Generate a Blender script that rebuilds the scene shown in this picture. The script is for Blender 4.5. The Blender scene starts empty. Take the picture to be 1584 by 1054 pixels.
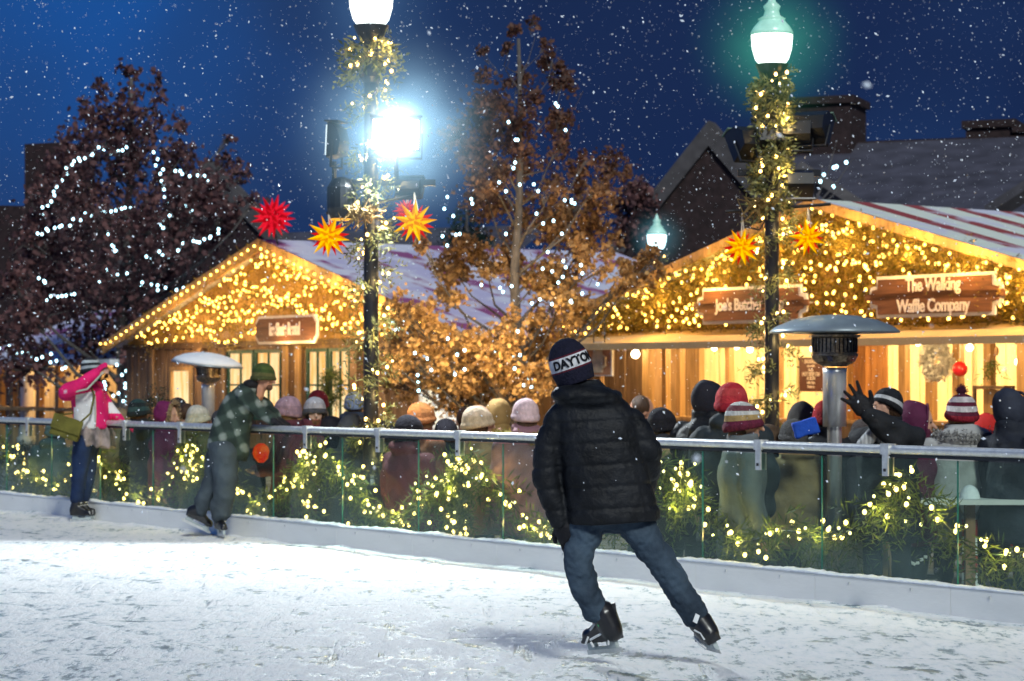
import bpy, math, random
import numpy as np
from mathutils import Vector, Matrix
rng = np.random.default_rng(11)
random.seed(11)
sc = bpy.context.scene
COL = sc.collection
F = 3700.0; CX = 792.0; HY = 590.0; CZ = 1.54; GZ = -0.2
PI = math.pi
A3 = np.array
def V3(*a): return np.array(a, float)
def P(px, py, D): return V3((px-CX)/F*D, D, CZ+(HY-py)/F*D)
def nrm(v):
    v = np.asarray(v, float); n = np.linalg.norm(v, axis=-1, keepdims=True); return v/np.maximum(n, 1e-9)

# ---------------------------------------------------------------- camera
cam = bpy.data.cameras.new('camera'); camo = bpy.data.objects.new('camera', cam); COL.objects.link(camo)
camo.location = (0, 0, CZ); camo.rotation_euler = (PI/2, 0, 0)
cam.sensor_width = 36; cam.lens = 36*F/1584; cam.shift_y = (HY-527)/1584
cam.clip_end = 2000; cam.clip_start = 0.1
cam.dof.use_dof = True; cam.dof.focus_distance = 13.2; cam.dof.aperture_fstop = 5.0
sc.camera = camo
sc.view_settings.view_transform = 'Standard'; sc.view_settings.look = 'None'
sc.view_settings.exposure = 0; sc.view_settings.gamma = 1
cy = sc.cycles
cy.use_denoising = True
try: cy.denoiser = 'OPENIMAGEDENOISE'
except Exception: pass
cy.max_bounces = 5; cy.diffuse_bounces = 2; cy.glossy_bounces = 2; cy.transmission_bounces = 3
cy.transparent_max_bounces = 12; cy.volume_bounces = 0
cy.sample_clamp_indirect = 2.0; cy.sample_clamp_direct = 0
cy.caustics_reflective = False; cy.caustics_refractive = False
cy.use_light_tree = True
cy.volume_step_rate = 3.0; cy.volume_max_steps = 64
cy.use_adaptive_sampling = True; cy.adaptive_threshold = 0.015

# ---------------------------------------------------------------- materials
MATS = {}
def lin(r, g, b):
    return tuple(((c/255)/12.92 if c/255 <= .04045 else ((c/255+.055)/1.055)**2.4) for c in (r, g, b))
def mat(name, col, rough=.7, var=.25, scale=6, bump=.0, bscale=60, metal=0, spec=.3, col2=None, stretch=(1, 1, 1),
        emis=None, estr=0, island=False, transl=0, sheen=0):
    if name in MATS: return MATS[name]
    m = bpy.data.materials.new(name); m.use_nodes = True; nt = m.node_tree; N = nt.nodes; Lk = nt.links
    b = N['Principled BSDF']
    b.inputs['Roughness'].default_value = rough; b.inputs['Metallic'].default_value = metal
    b.inputs['Specular IOR Level'].default_value = spec
    if sheen: b.inputs['Sheen Weight'].default_value = sheen
    tc = N.new('ShaderNodeTexCoord'); mp = N.new('ShaderNodeMapping'); mp.inputs['Scale'].default_value = stretch
    Lk.new(tc.outputs['Object'], mp.inputs['Vector'])
    c1 = tuple(max(0, x*(1-var)) for x in col)+(1,); c2 = (tuple(min(1, x*(1+var)) for x in col) if col2 is None else tuple(col2))+(1,)
    mx = N.new('ShaderNodeMix'); mx.data_type = 'RGBA'
    mx.inputs[6].default_value = c1; mx.inputs[7].default_value = c2
    if island:
        g = N.new('ShaderNodeNewGeometry'); Lk.new(g.outputs['Random Per Island'], mx.inputs[0])
    else:
        n = N.new('ShaderNodeTexNoise'); n.inputs['Scale'].default_value = scale; n.inputs['Detail'].default_value = 5
        Lk.new(mp.outputs[0], n.inputs['Vector'])
        r = N.new('ShaderNodeMapRange'); r.inputs[1].default_value = .3; r.inputs[2].default_value = .7
        Lk.new(n.outputs['Fac'], r.inputs[0]); Lk.new(r.outputs[0], mx.inputs[0])
    Lk.new(mx.outputs[2], b.inputs['Base Color'])
    if bump:
        n2 = N.new('ShaderNodeTexNoise'); n2.inputs['Scale'].default_value = bscale; n2.inputs['Detail'].default_value = 4
        Lk.new(mp.outputs[0], n2.inputs['Vector'])
        bp = N.new('ShaderNodeBump'); bp.inputs['Strength'].default_value = bump; bp.inputs['Distance'].default_value = .02
        Lk.new(n2.outputs['Fac'], bp.inputs['Height']); Lk.new(bp.outputs[0], b.inputs['Normal'])
    if emis is not None:
        b.inputs['Emission Color'].default_value = tuple(emis)+(1,); b.inputs['Emission Strength'].default_value = estr
    if transl:
        out = N['Material Output']; t = N.new('ShaderNodeBsdfTranslucent'); Lk.new(mx.outputs[2], t.inputs['Color'])
        s = N.new('ShaderNodeMixShader'); s.inputs[0].default_value = transl
        Lk.new(b.outputs[0], s.inputs[1]); Lk.new(t.outputs[0], s.inputs[2]); Lk.new(s.outputs[0], out.inputs['Surface'])
    MATS[name] = m; return m
def emit(name, col, strength, sample=True):
    if name in MATS: return MATS[name]
    m = bpy.data.materials.new(name); m.use_nodes = True; nt = m.node_tree; nt.nodes.clear()
    e = nt.nodes.new('ShaderNodeEmission'); o = nt.nodes.new('ShaderNodeOutputMaterial')
    e.inputs[0].default_value = tuple(col)+(1,); e.inputs[1].default_value = strength
    nt.links.new(e.outputs[0], o.inputs[0])
    if not sample: m.cycles.emission_sampling = 'NONE'
    MATS[name] = m; return m
def emit_noise(name, c1, c2, strength, scale=3, stretch=(1, 1, 1)):
    m = emit(name, c1, strength); nt = m.node_tree
    e = [n for n in nt.nodes if n.type == 'EMISSION'][0]
    tc = nt.nodes.new('ShaderNodeTexCoord'); mp = nt.nodes.new('ShaderNodeMapping'); mp.inputs['Scale'].default_value = stretch
    n = nt.nodes.new('ShaderNodeTexNoise'); n.inputs['Scale'].default_value = scale; n.inputs['Detail'].default_value = 3
    mx = nt.nodes.new('ShaderNodeMix'); mx.data_type = 'RGBA'; mx.inputs[6].default_value = tuple(c1)+(1,); mx.inputs[7].default_value = tuple(c2)+(1,)
    r = nt.nodes.new('ShaderNodeMapRange'); r.inputs[1].default_value = .35; r.inputs[2].default_value = .65
    nt.links.new(tc.outputs['Object'], mp.inputs[0]); nt.links.new(mp.outputs[0], n.inputs['Vector'])
    nt.links.new(n.outputs['Fac'], r.inputs[0]); nt.links.new(r.outputs[0], mx.inputs[0]); nt.links.new(mx.outputs[2], e.inputs[0])
    return m

# ---------------------------------------------------------------- object helpers
def props(o, label=None, cat=None, group=None, kind=None):
    if label: o['label'] = label
    if cat: o['category'] = cat
    if group: o['group'] = group
    if kind: o['kind'] = kind
    return o
def thing(name, label, cat, loc=(0, 0, 0), group=None):
    o = bpy.data.objects.new(name, None); COL.objects.link(o); o.location = tuple(map(float, loc)); o.empty_display_size = .1
    return props(o, label, cat, group)
def origin(o):
    p = np.zeros(3)
    while o is not None:
        p = p+A3(o.location[:]); o = o.parent
    return p
def join(parts):
    Vs, Fs, off = [], [], 0
    for V, Fc in parts:
        V = np.asarray(V, float); Vs.append(V); Fs += [tuple(i+off for i in f) for f in Fc]; off += len(V)
    return (np.concatenate(Vs) if Vs else np.zeros((0, 3))), Fs
def M(name, parts, m, parent=None, smooth=False, label=None, cat=None, group=None, kind=None, mats=None, mi=None, loc=None):
    """link ONE mesh object from world-space parts"""
    if isinstance(parts, tuple): parts = [parts]
    V, Fc = join(parts)
    o0 = origin(parent)
    if loc is not None: L = A3(loc, float)
    elif parent is None: L = V3(V[:, 0].mean(), V[:, 1].mean(), V[:, 2].min())
    else: L = o0
    me = bpy.data.meshes.new(name); me.from_pydata((V-L).tolist(), [], Fc); me.update()
    for x in (mats or [m]): me.materials.append(x)
    if mi is not None: me.polygons.foreach_set('material_index', list(map(int, mi)))
    if smooth: me.polygons.foreach_set('use_smooth', [True]*len(me.polygons))
    o = bpy.data.objects.new(name, me); COL.objects.link(o); o.location = tuple(L-o0) if parent is not None else tuple(L)
    if parent is not None: o.parent = parent
    return props(o, label, cat, group, kind)
def quads(Q):
    """Q (n,k,3) -> parts"""
    n, k, _ = Q.shape
    idx = np.arange(n*k).reshape(n, k)
    return Q.reshape(-1, 3), [tuple(r) for r in idx.tolist()]
def box(x0, x1, y0, y1, z0, z1):
    V = A3([(x, y, z) for x in (x0, x1) for y in (y0, y1) for z in (z0, z1)], float)
    return V, [(0, 1, 3, 2), (4, 6, 7, 5), (0, 4, 5, 1), (2, 3, 7, 6), (0, 2, 6, 4), (1, 5, 7, 3)]
def obox(c, ax, ay, az):
    """box with centre c and half-axes"""
    c, ax, ay, az = map(lambda q: A3(q, float), (c, ax, ay, az))
    V = A3([c+i*ax+j*ay+k*az for i in (-1, 1) for j in (-1, 1) for k in (-1, 1)])
    return V, box(0, 1, 0, 1, 0, 1)[1]
def basis(d):
    d = nrm(d); a = V3(0, 0, 1) if abs(d[2]) < .9 else V3(1, 0, 0)
    x = nrm(np.cross(a, d)); return x, np.cross(d, x)
def loft(rings, closed=True):
    n = len(rings[0]); V = np.concatenate(rings); Fc = []
    for i in range(len(rings)-1):
        for j in range(n):
            a = i*n+j; b = i*n+(j+1) % n; Fc.append((a, b, b+n, a+n))
    if closed:
        Fc.append(tuple(range(n-1, -1, -1))); Fc.append(tuple(range((len(rings)-1)*n, len(rings)*n)))
    return V, Fc
def tube(pts, rad, seg=8):
    pts = [A3(p, float) for p in pts]; rad = [rad]*len(pts) if np.isscalar(rad) else rad
    rings = []; x0 = None
    for i, p in enumerate(pts):
        d = nrm(pts[min(i+1, len(pts)-1)]-pts[max(i-1, 0)])
        if x0 is None: x, y = basis(d)
        else:
            x = x0-d*np.dot(x0, d); x = nrm(x); y = np.cross(d, x)
        x0 = x
        a = np.arange(seg)/seg*2*PI
        rings.append(p+rad[i]*(np.cos(a)[:, None]*x+np.sin(a)[:, None]*y))
    return loft(rings)
def cap(p0, p1, r0, r1, seg=14, side=None, k=1.0):
    """tapered capsule; optional elliptical section: radius*k along `side`"""
    p0, p1 = A3(p0, float), A3(p1, float); d = p1-p0
    if np.linalg.norm(d) < 1e-5: d = V3(0, 0, 1e-4)
    u = nrm(d)
    if side is not None:
        x = A3(side, float); x = nrm(x-u*np.dot(x, u)); y = np.cross(u, x)
    else: x, y = basis(u)
    a = np.arange(seg)/seg*2*PI; rings = []
    for (c, r, s) in ((p0, r0, -1), (p1, r1, 1)):
        ths = (80, 60, 35, 0) if s < 0 else (0, 35, 60, 80)
        for th in ths:
            t = math.radians(th); rr = r*math.cos(t)
            rings.append(c+u*s*r*math.sin(t)+rr*(k*np.cos(a)[:, None]*x+np.sin(a)[:, None]*y))
    return loft(rings)
def ell(c, r, X=None, Y=None, Z=None, seg=18, rg=12):
    X = V3(1, 0, 0) if X is None else nrm(X); Y = V3(0, 1, 0) if Y is None else nrm(Y); Z = V3(0, 0, 1) if Z is None else nrm(Z)
    r = (r, r, r) if np.isscalar(r) else r; c = A3(c, float); rings = []
    a = np.arange(seg)/seg*2*PI
    for i in range(rg):
        t = -PI/2+(i+.5)/rg*PI
        rings.append(c+Z*r[2]*math.sin(t)+math.cos(t)*(r[0]*np.cos(a)[:, None]*X+r[1]*np.sin(a)[:, None]*Y))
    return loft(rings)
def lathe(c, prof, seg=24, ax=None):
    """prof: list of (r,z) from bottom to top, about axis `ax` at c"""
    ax = V3(0, 0, 1) if ax is None else nrm(ax); x, y = basis(ax); a = np.arange(seg)/seg*2*PI
    return loft([A3(c)+ax*z+max(r, 1e-4)*(np.cos(a)[:, None]*x+np.sin(a)[:, None]*y) for r, z in prof])
def organic(parts, vox, it=5, fac=.5):
    V, Fc = join(parts)
    me = bpy.data.meshes.new('t'); me.from_pydata(V.tolist(), [], Fc); me.update()
    o = bpy.data.objects.new('t', me); COL.objects.link(o)
    r = o.modifiers.new('r', 'REMESH'); r.mode = 'VOXEL'; r.voxel_size = vox
    if it:
        s = o.modifiers.new('s', 'SMOOTH'); s.iterations = it; s.factor = fac
    dg = bpy.context.evaluated_depsgraph_get(); e = o.evaluated_get(dg); em = e.to_mesh()
    n = len(em.vertices); co = np.empty(n*3); em.vertices.foreach_get('co', co); co = co.reshape(-1, 3)
    Fo = [tuple(p.vertices) for p in em.polygons]
    no = np.empty(n*3); em.vertices.foreach_get('normal', no); no = no.reshape(-1, 3)
    e.to_mesh_clear(); bpy.data.objects.remove(o); bpy.data.meshes.remove(me)
    return co, Fo, no
def wrinkle(co, no, amp, freq, seed=0, ax=(0, 0, 1)):
    r = np.random.default_rng(seed); d = np.zeros(len(co))
    for k in range(7):
        w = r.normal(size=3); w = w/np.linalg.norm(w)*freq*(.6+1.1*r.random()); d += np.sin(co@w*2*PI+r.random()*6)
    return co+no*(d/7*amp*1.6)[:, None]
def text_mesh(s, size, font_bold=.0, extrude=.002, spacing=1.0):
    cu = bpy.data.curves.new('t', 'FONT'); cu.body = s; cu.size = size; cu.extrude = extrude; cu.offset = font_bold
    cu.align_x = 'CENTER'; cu.align_y = 'CENTER'; cu.space_character = spacing
    o = bpy.data.objects.new('t', cu); COL.objects.link(o)
    dg = bpy.context.evaluated_depsgraph_get(); e = o.evaluated_get(dg); em = e.to_mesh()
    n = len(em.vertices); co = np.empty(n*3); em.vertices.foreach_get('co', co); co = co.reshape(-1, 3).copy()
    Fo = [tuple(p.vertices) for p in em.polygons]
    e.to_mesh_clear(); bpy.data.objects.remove(o); bpy.data.curves.remove(cu)
    return co, Fo

# ---------------------------------------------------------------- frames parallel to the rink edge
class Fr:
    def __init__(s, ax, ay, u, n): s.A = V3(ax, ay, 0); s.u = V3(u[0], u[1], 0); s.n = V3(n[0], n[1], 0)
    def W(s, t, d, z): return s.A+s.u*t+s.n*d+V3(0, 0, z)
    def t(s, px, d=0):
        q = s.A+s.n*d; k = (px-CX)/F; return (q[1]*k-q[0])/(s.u[0]-k*s.u[1])
    def z(s, px, py, d=0):
        D = s.W(s.t(px, d), d, 0)[1]; return CZ+(HY-py)*D/F
    def Wp(s, px, py, d=0): return s.W(s.t(px, d), d, s.z(px, py, d))
    def box(s, t0, t1, d0, d1, z0, z1):
        V, Fc = box(t0, t1, d0, d1, z0, z1)
        return s.A+V[:, :1]*s.u+V[:, 1:2]*s.n+V[:, 2:]*V3(0, 0, 1), Fc
    def poly(s, pts, d): return A3([s.W(t, d, z) for t, z in pts]), [tuple(range(len(pts)))]
    def prism(s, pts, d0, d1):
        n = len(pts); V = A3([s.W(t, d0, z) for t, z in pts]+[s.W(t, d1, z) for t, z in pts])
        return V, [tuple(range(n))[::-1], tuple(range(n, 2*n))]+[(i, (i+1) % n, (i+1) % n+n, i+n) for i in range(n)]
RAIL = Fr(0, 19.86, (.5672, -.8236), (.8236, .5672))
HALL = Fr(1.38, 42.7, (.603, -.798), (.798, .603))
HUT = Fr(-8.65, 53.8, (.563, -.826), (.826, .563))
FAR = Fr(-14.2, 66.5, (.58, -.815), (.815, .58))

# ---------------------------------------------------------------- greenery + bulbs
def sprigs(pts, dirs, L=.22, nb=9, bl=.09, w=.012, r=None, curl=.5):
    r = r or rng; pts = np.asarray(pts, float); dirs = nrm(dirs); n = len(pts)
    s = (np.arange(nb)+.6)/nb
    side = nrm(np.cross(dirs, r.normal(size=(n, 3))))
    Q = []
    LL = L*(.7+.6*r.random((n, 1)))
    for k in range(nb):
        sg = 1 if k % 2 else -1
        b = nrm(dirs*.75+side*sg+r.normal(size=(n, 3))*.28)
        base = pts+dirs*LL*s[k]+V3(0, 0, -1)*curl*LL*s[k]**2*.4
        ln = bl*(1.1-.5*s[k])*(.8+.4*r.random((n, 1)))
        wd = nrm(np.cross(b, r.normal(size=(n, 3))))*w
        Q.append(np.stack([base-wd*.5, base+b*ln*.5-wd, base+b*ln, base+b*ln*.5+wd], 1))
    return quads(np.concatenate(Q))
def bulb_mesh(name, r, m):
    me = bpy.data.meshes.new(name); k = r
    V, Fq = ell((0, 0, 0), (k, k, 1.2*k), seg=8, rg=6)
    me.from_pydata(V.tolist(), [], Fq); me.polygons.foreach_set('use_smooth', [True]*len(Fq))
    me.materials.append(m); return me
def bulbs(parent, pts, me, limit=100):
    o0 = origin(parent); pts = np.asarray(pts, float); n = len(pts)
    order = np.arange(n) if n <= limit else rng.permutation(n)
    for i in order[:limit]:
        o = bpy.data.objects.new('bulb', me if (me.name != 'bulb_warm' or i % 3) else bpy.data.meshes['bulb_warm_small']); o.location = tuple(pts[i]-o0); o.parent = parent; COL.objects.link(o)
    if n > limit:
        Vb = A3([v.co[:] for v in me.vertices]); Fb = [tuple(p.vertices) for p in me.polygons]
        M('bulb_cluster', [(Vb+pts[i], Fb) for i in order[limit:]], me.materials[0], parent, kind='stuff')
def wire(parent, pts, m, r=.006):
    return M('wire', tube(pts, r, 4), m, parent)
WARM = (1.0, .62, .2); GOLD = (1.0, .55, .10); COOL = (.62, .9, 1.0)
BW = bulb_mesh('bulb_warm', .0155, emit('warm_bulb_glass', (1, .58, .16), 14))
BWs = bulb_mesh('bulb_warm_small', .0105, emit('warm_small_bulb_glass', (1, .72, .28), 8))
BWg = bulb_mesh('bulb_gold', .023, emit('gold_bulb_glass', (1, .56, .10), 9))
BC = bulb_mesh('bulb_cool', .031, emit('cool_bulb_glass', (.5, .86, 1.0), 7))
WIRE = mat('dark_green_wire', (.01, .02, .012), .6)
NEEDLE = mat('evergreen_needles', (.035, .075, .022), .6, island=True, var=.5, col2=(.12, .15, .035), transl=.25)
NEEDLEG = mat('cedar_painted_gold_glow', (.11, .11, .02), .6, island=True, var=.4, col2=(.46, .30, .05), transl=.3)  # gold glow of the bulbs is painted into this cedar colour
# ================================================================ SKY + LIGHT
w = bpy.data.worlds.new('World'); sc.world = w; w.use_nodes = True; nt = w.node_tree; N = nt.nodes; Lk = nt.links
bg = N['Background']
sky = N.new('ShaderNodeTexSky'); sky.sky_type = 'NISHITA'; sky.sun_disc = False
sky.sun_elevation = math.radians(-3.0); sky.sun_rotation = math.radians(250)
tc = N.new('ShaderNodeTexCoord'); sep = N.new('ShaderNodeSeparateXYZ'); Lk.new(tc.outputs['Generated'], sep.inputs[0])
ns = N.new('ShaderNodeTexNoise'); ns.inputs['Scale'].default_value = 4.2; ns.inputs['Detail'].default_value = 3; ns.inputs['Roughness'].default_value = .45
Lk.new(tc.outputs['Generated'], ns.inputs['Vector'])
mr = N.new('ShaderNodeMapRange'); mr.inputs[1].default_value = -.25; mr.inputs[2].default_value = .24; mr.inputs[3].default_value = 1; mr.inputs[4].default_value = 0
Lk.new(sep.outputs[0], mr.inputs[0])
ad = N.new('ShaderNodeMath'); ad.operation = 'ADD'; ad.inputs[1].default_value = 0
m2 = N.new('ShaderNodeMapRange'); m2.inputs[1].default_value = .35; m2.inputs[2].default_value = .68; m2.inputs[3].default_value = -.6; m2.inputs[4].default_value = .5
Lk.new(ns.outputs['Fac'], m2.inputs[0]); Lk.new(mr.outputs[0], ad.inputs[0]); Lk.new(m2.outputs[0], ad.inputs[1])
rp = N.new('ShaderNodeValToRGB'); rp.color_ramp.elements[0].position = 0; rp.color_ramp.elements[0].color = (.006, .021, .080, 1)
rp.color_ramp.elements[1].position = 1.0; rp.color_ramp.elements[1].color = (.007, .075, .30, 1)
e = rp.color_ramp.elements.new(.45); e.color = (.012, .042, .140, 1)
Lk.new(ad.outputs[0], rp.inputs[0])
sk = N.new('ShaderNodeMix'); sk.data_type = 'RGBA'; sk.blend_type = 'ADD'; sk.inputs[0].default_value = 0.06
Lk.new(rp.outputs[0], sk.inputs[6]); Lk.new(sky.outputs[0], sk.inputs[7])
Lk.new(sk.outputs[2], bg.inputs[0]); bg.inputs[1].default_value = 1.0

def lamp(name, kind, loc, power, col, size=.05, target=None, spread=None, sy=None, parent=None):
    l = bpy.data.lights.new(name, kind); l.energy = power; l.color = col
    if kind == 'AREA':
        l.shape = 'RECTANGLE'; l.size = size; l.size_y = sy or size
        if spread: l.spread = math.radians(spread)
    elif kind == 'SUN': l.angle = math.radians(size)
    else: l.shadow_soft_size = size
    o = bpy.data.objects.new(name, l); COL.objects.link(o); o.location = tuple(map(float, loc))
    if target is not None:
        d = Vector(A3(target, float)-A3(loc, float)); o.rotation_euler = d.to_track_quat('-Z', 'Y').to_euler()
    return o
lamp('rink_glow', 'SUN', (0, 0, 20), 2.5, (.96, 1.0, .96), 11, target=(-2.6, 9.5, 12.2))

# ================================================================ ICE, GROUND
def ice_material():
    m = bpy.data.materials.new('skated_ice_with_snow'); m.use_nodes = True; nt = m.node_tree; N = nt.nodes; Lk = nt.links; b = N['Principled BSDF']
    tc = N.new('ShaderNodeTexCoord')
    def noise(scale, det=6, st=(1, 1, 1), rot=0, rough=.6):
        mp = N.new('ShaderNodeMapping'); mp.inputs['Scale'].default_value = st; mp.inputs['Rotation'].default_value = (0, 0, rot)
        n = N.new('ShaderNodeTexNoise'); n.inputs['Scale'].default_value = scale; n.inputs['Detail'].default_value = det; n.inputs['Roughness'].default_value = rough
        Lk.new(tc.outputs['Object'], mp.inputs[0]); Lk.new(mp.outputs[0], n.inputs['Vector']); return n.outputs['Fac']
    def mrange(v, a, b_, c=0, d=1):
        r = N.new('ShaderNodeMapRange'); r.inputs[1].default_value = a; r.inputs[2].default_value = b_; r.inputs[3].default_value = c; r.inputs[4].default_value = d
        Lk.new(v, r.inputs[0]); return r.outputs[0]
    def mth(op, a, b_):
        x = N.new('ShaderNodeMath'); x.operation = op
        for i, q in enumerate((a, b_)):
            if isinstance(q, (int, float)): x.inputs[i].default_value = q
            else: Lk.new(q, x.inputs[i])
        return x.outputs[0]
    fine = noise(15, 8, (1, .38, 1), .12, .70)
    med = noise(4.2, 7, (1, .45, 1), .2, .62)
    big = noise(.55, 3, (1, .6, 1))
    st1 = noise(7, 4, (1, .10, 1), 1.15, .6); st2 = noise(6, 4, (.12, 1, 1), .25, .6)
    def cuts(rot, sc_, dist, seed):
        mp = N.new('ShaderNodeMapping'); mp.inputs['Rotation'].default_value = (0, 0, rot); mp.inputs['Location'].default_value = (seed, seed*2.3, 0)
        wv = N.new('ShaderNodeTexWave'); wv.wave_type = 'RINGS'; wv.inputs['Scale'].default_value = sc_; wv.inputs['Distortion'].default_value = dist; wv.inputs['Detail'].default_value = 1.0; wv.inputs['Detail Scale'].default_value = .35
        Lk.new(tc.outputs['Object'], mp.inputs[0]); Lk.new(mp.outputs[0], wv.inputs['Vector']); return mrange(wv.outputs['Fac'], .985, .999)
    cut = mth('MAXIMUM', cuts(0, .30, 2.2, 3.1), cuts(1, .22, 3.0, -7.3))
    brk = mrange(noise(1.1, 3), .45, .6)
    gouge = mth('MAXIMUM', mth('MULTIPLY', cut, brk), mth('MAXIMUM', mrange(st1, .62, .70), mrange(st2, .64, .72)))
    ysep = N.new('ShaderNodeSeparateXYZ'); Lk.new(tc.outputs['Object'], ysep.inputs[0])
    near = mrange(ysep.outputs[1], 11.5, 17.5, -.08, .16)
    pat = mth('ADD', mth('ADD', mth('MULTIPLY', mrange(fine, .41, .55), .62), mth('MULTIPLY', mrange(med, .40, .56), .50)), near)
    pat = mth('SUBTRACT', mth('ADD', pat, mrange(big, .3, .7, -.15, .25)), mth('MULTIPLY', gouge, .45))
    rp = N.new('ShaderNodeValToRGB'); E = rp.color_ramp.elements
    E[0].position = .02; E[0].color = (.10, .17, .21, 1); E[1].position = .95; E[1].color = (.95, .965, .96, 1)
    e = E.new(.30); e.color = (.36, .46, .51, 1); e = E.new(.46); e.color = (.80, .85, .86, 1)
    Lk.new(pat, rp.inputs[0]); Lk.new(rp.outputs[0], b.inputs['Base Color'])
    Lk.new(mrange(pat, .2, .8, .28, .8), b.inputs['Roughness'])
    b.inputs['Specular IOR Level'].default_value = .25
    bp = N.new('ShaderNodeBump'); bp.inputs['Strength'].default_value = 1.0; bp.inputs['Distance'].default_value = .06
    Lk.new(mth('ADD', mth('MULTIPLY', fine, .6), mth('SUBTRACT', med, mth('MULTIPLY', gouge, .3))), bp.inputs['Height']); Lk.new(bp.outputs[0], b.inputs['Normal'])
    return m
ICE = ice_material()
# displaced ice sheet (camera side of the boards)
nu, nv = 260, 420
tt = np.linspace(-26, 24, nu); dd = -np.concatenate([[0.02], np.linspace(.05, 16, 330), np.linspace(16.4, 40, nv-331)])
T, Dd = np.meshgrid(tt, dd, indexing='ij')
Xg = RAIL.A[0]+T*RAIL.u[0]+Dd*RAIL.n[0]; Yg = RAIL.A[1]+T*RAIL.u[1]+Dd*RAIL.n[1]
Zg = np.zeros_like(Xg); rr = np.random.default_rng(3)
for k in range(40):
    f = 2.5*rr.random()+.6; a = rr.random()*2*PI; Zg += np.sin((Xg*math.cos(a)+Yg*math.sin(a))*f*2*PI/1.4+rr.random()*6)*.0016/f**.5
bank = np.exp(Dd/.22)*(.022+.02*np.sin(T*3.1+np.sin(T*7))*np.sin(T*1.3+2)); Zg += np.maximum(bank, 0)-.004
idx = np.arange(nu*nv).reshape(nu, nv)
Fi = np.stack([idx[:-1, :-1], idx[:-1, 1:], idx[1:, 1:], idx[1:, :-1]], -1).reshape(-1, 4)
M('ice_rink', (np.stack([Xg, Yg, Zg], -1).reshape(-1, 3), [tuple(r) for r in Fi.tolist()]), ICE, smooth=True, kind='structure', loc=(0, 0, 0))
GR = mat('trodden_snowy_pavement', (.05, .055, .065), .65, var=.4, scale=1.6, col2=(.30, .32, .36), bump=.5, bscale=9)
M('ground', (A3([(-400, -60, GZ), (400, -60, GZ), (400, 700, GZ), (-400, 700, GZ)], float), [(0, 1, 2, 3)]), GR, kind='structure', loc=(0, 0, GZ))
# concrete footing under the ice edge
M('rink_curb', RAIL.box(-26, 24, .0, .14, GZ-.02, .012), mat('wet_concrete_curb', (.16, .17, .17), .7, bump=.3), kind='structure')

# ================================================================ RINK BARRIER
PW = 1.317
barrier = thing('rink_barrier', 'glass rink barrier with steel handrail and white kickboard along the ice', 'barrier', RAIL.W(0, 0, 0))
kb = mat('white_kickboard_plastic', (.95, .95, .89), .45, var=.06, scale=1.4, bump=.12, bscale=14, spec=.4, stretch=(1, 1, 3))
def glass_material():
    m = bpy.data.materials.new('green_tinted_frosty_glass'); m.use_nodes = True; nt = m.node_tree; N = nt.nodes; Lk = nt.links; N.clear()
    out = N.new('ShaderNodeOutputMaterial'); tr = N.new('ShaderNodeBsdfTransparent'); tr.inputs[0].default_value = (.54, .70, .61, 1)
    gl = N.new('ShaderNodeBsdfGlossy'); gl.inputs['Roughness'].default_value = .06; gl.inputs[0].default_value = (.8, 1, .95, 1)
    df = N.new('ShaderNodeBsdfDiffuse'); df.inputs[0].default_value = (.42, .68, .62, 1)
    fr = N.new('ShaderNodeFresnel'); fr.inputs[0].default_value = 1.45
    tc = N.new('ShaderNodeTexCoord'); n = N.new('ShaderNodeTexNoise'); n.inputs['Scale'].default_value = 2.2; n.inputs['Detail'].default_value = 6
    Lk.new(tc.outputs['Object'], n.inputs['Vector'])
    sp = N.new('ShaderNodeSeparateXYZ'); Lk.new(tc.outputs['Object'], sp.inputs[0])
    hz = N.new('ShaderNodeMapRange'); hz.inputs[1].default_value = .2; hz.inputs[2].default_value = .55; hz.inputs[3].default_value = .10; hz.inputs[4].default_value = .0; Lk.new(sp.outputs[2], hz.inputs[0])
    r = N.new('ShaderNodeMapRange'); r.inputs[1].default_value = .38; r.inputs[2].default_value = .75; r.inputs[3].default_value = .0; r.inputs[4].default_value = .09; Lk.new(n.outputs['Fac'], r.inputs[0])
    a = N.new('ShaderNodeMath'); a.operation = 'ADD'; Lk.new(hz.outputs[0], a.inputs[0]); Lk.new(r.outputs[0], a.inputs[1])
    m1 = N.new('ShaderNodeMixShader'); Lk.new(a.outputs[0], m1.inputs[0]); Lk.new(tr.outputs[0], m1.inputs[1]); Lk.new(df.outputs[0], m1.inputs[2])
    fm = N.new('ShaderNodeMath'); fm.operation = 'MULTIPLY'; fm.inputs[1].default_value = .8; Lk.new(fr.outputs[0], fm.inputs[0])
    m2 = N.new('ShaderNodeMixShader'); Lk.new(fm.outputs[0], m2.inputs[0]); Lk.new(m1.outputs[0], m2.inputs[1]); Lk.new(gl.outputs[0], m2.inputs[2])
    Lk.new(m2.outputs[0], out.inputs[0]); return m
GLASS = glass_material(); STEEL = mat('brushed_steel', (.74, .75, .72), .38, var=.15, metal=.55, scale=20, spec=.6)
GEDGE = mat('green_glass_edge', (.02, .16, .12), .3, spec=.6)
tb = RAIL.t(1177)                     # a bracket stands here
ks = range(-12, 4)
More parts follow.
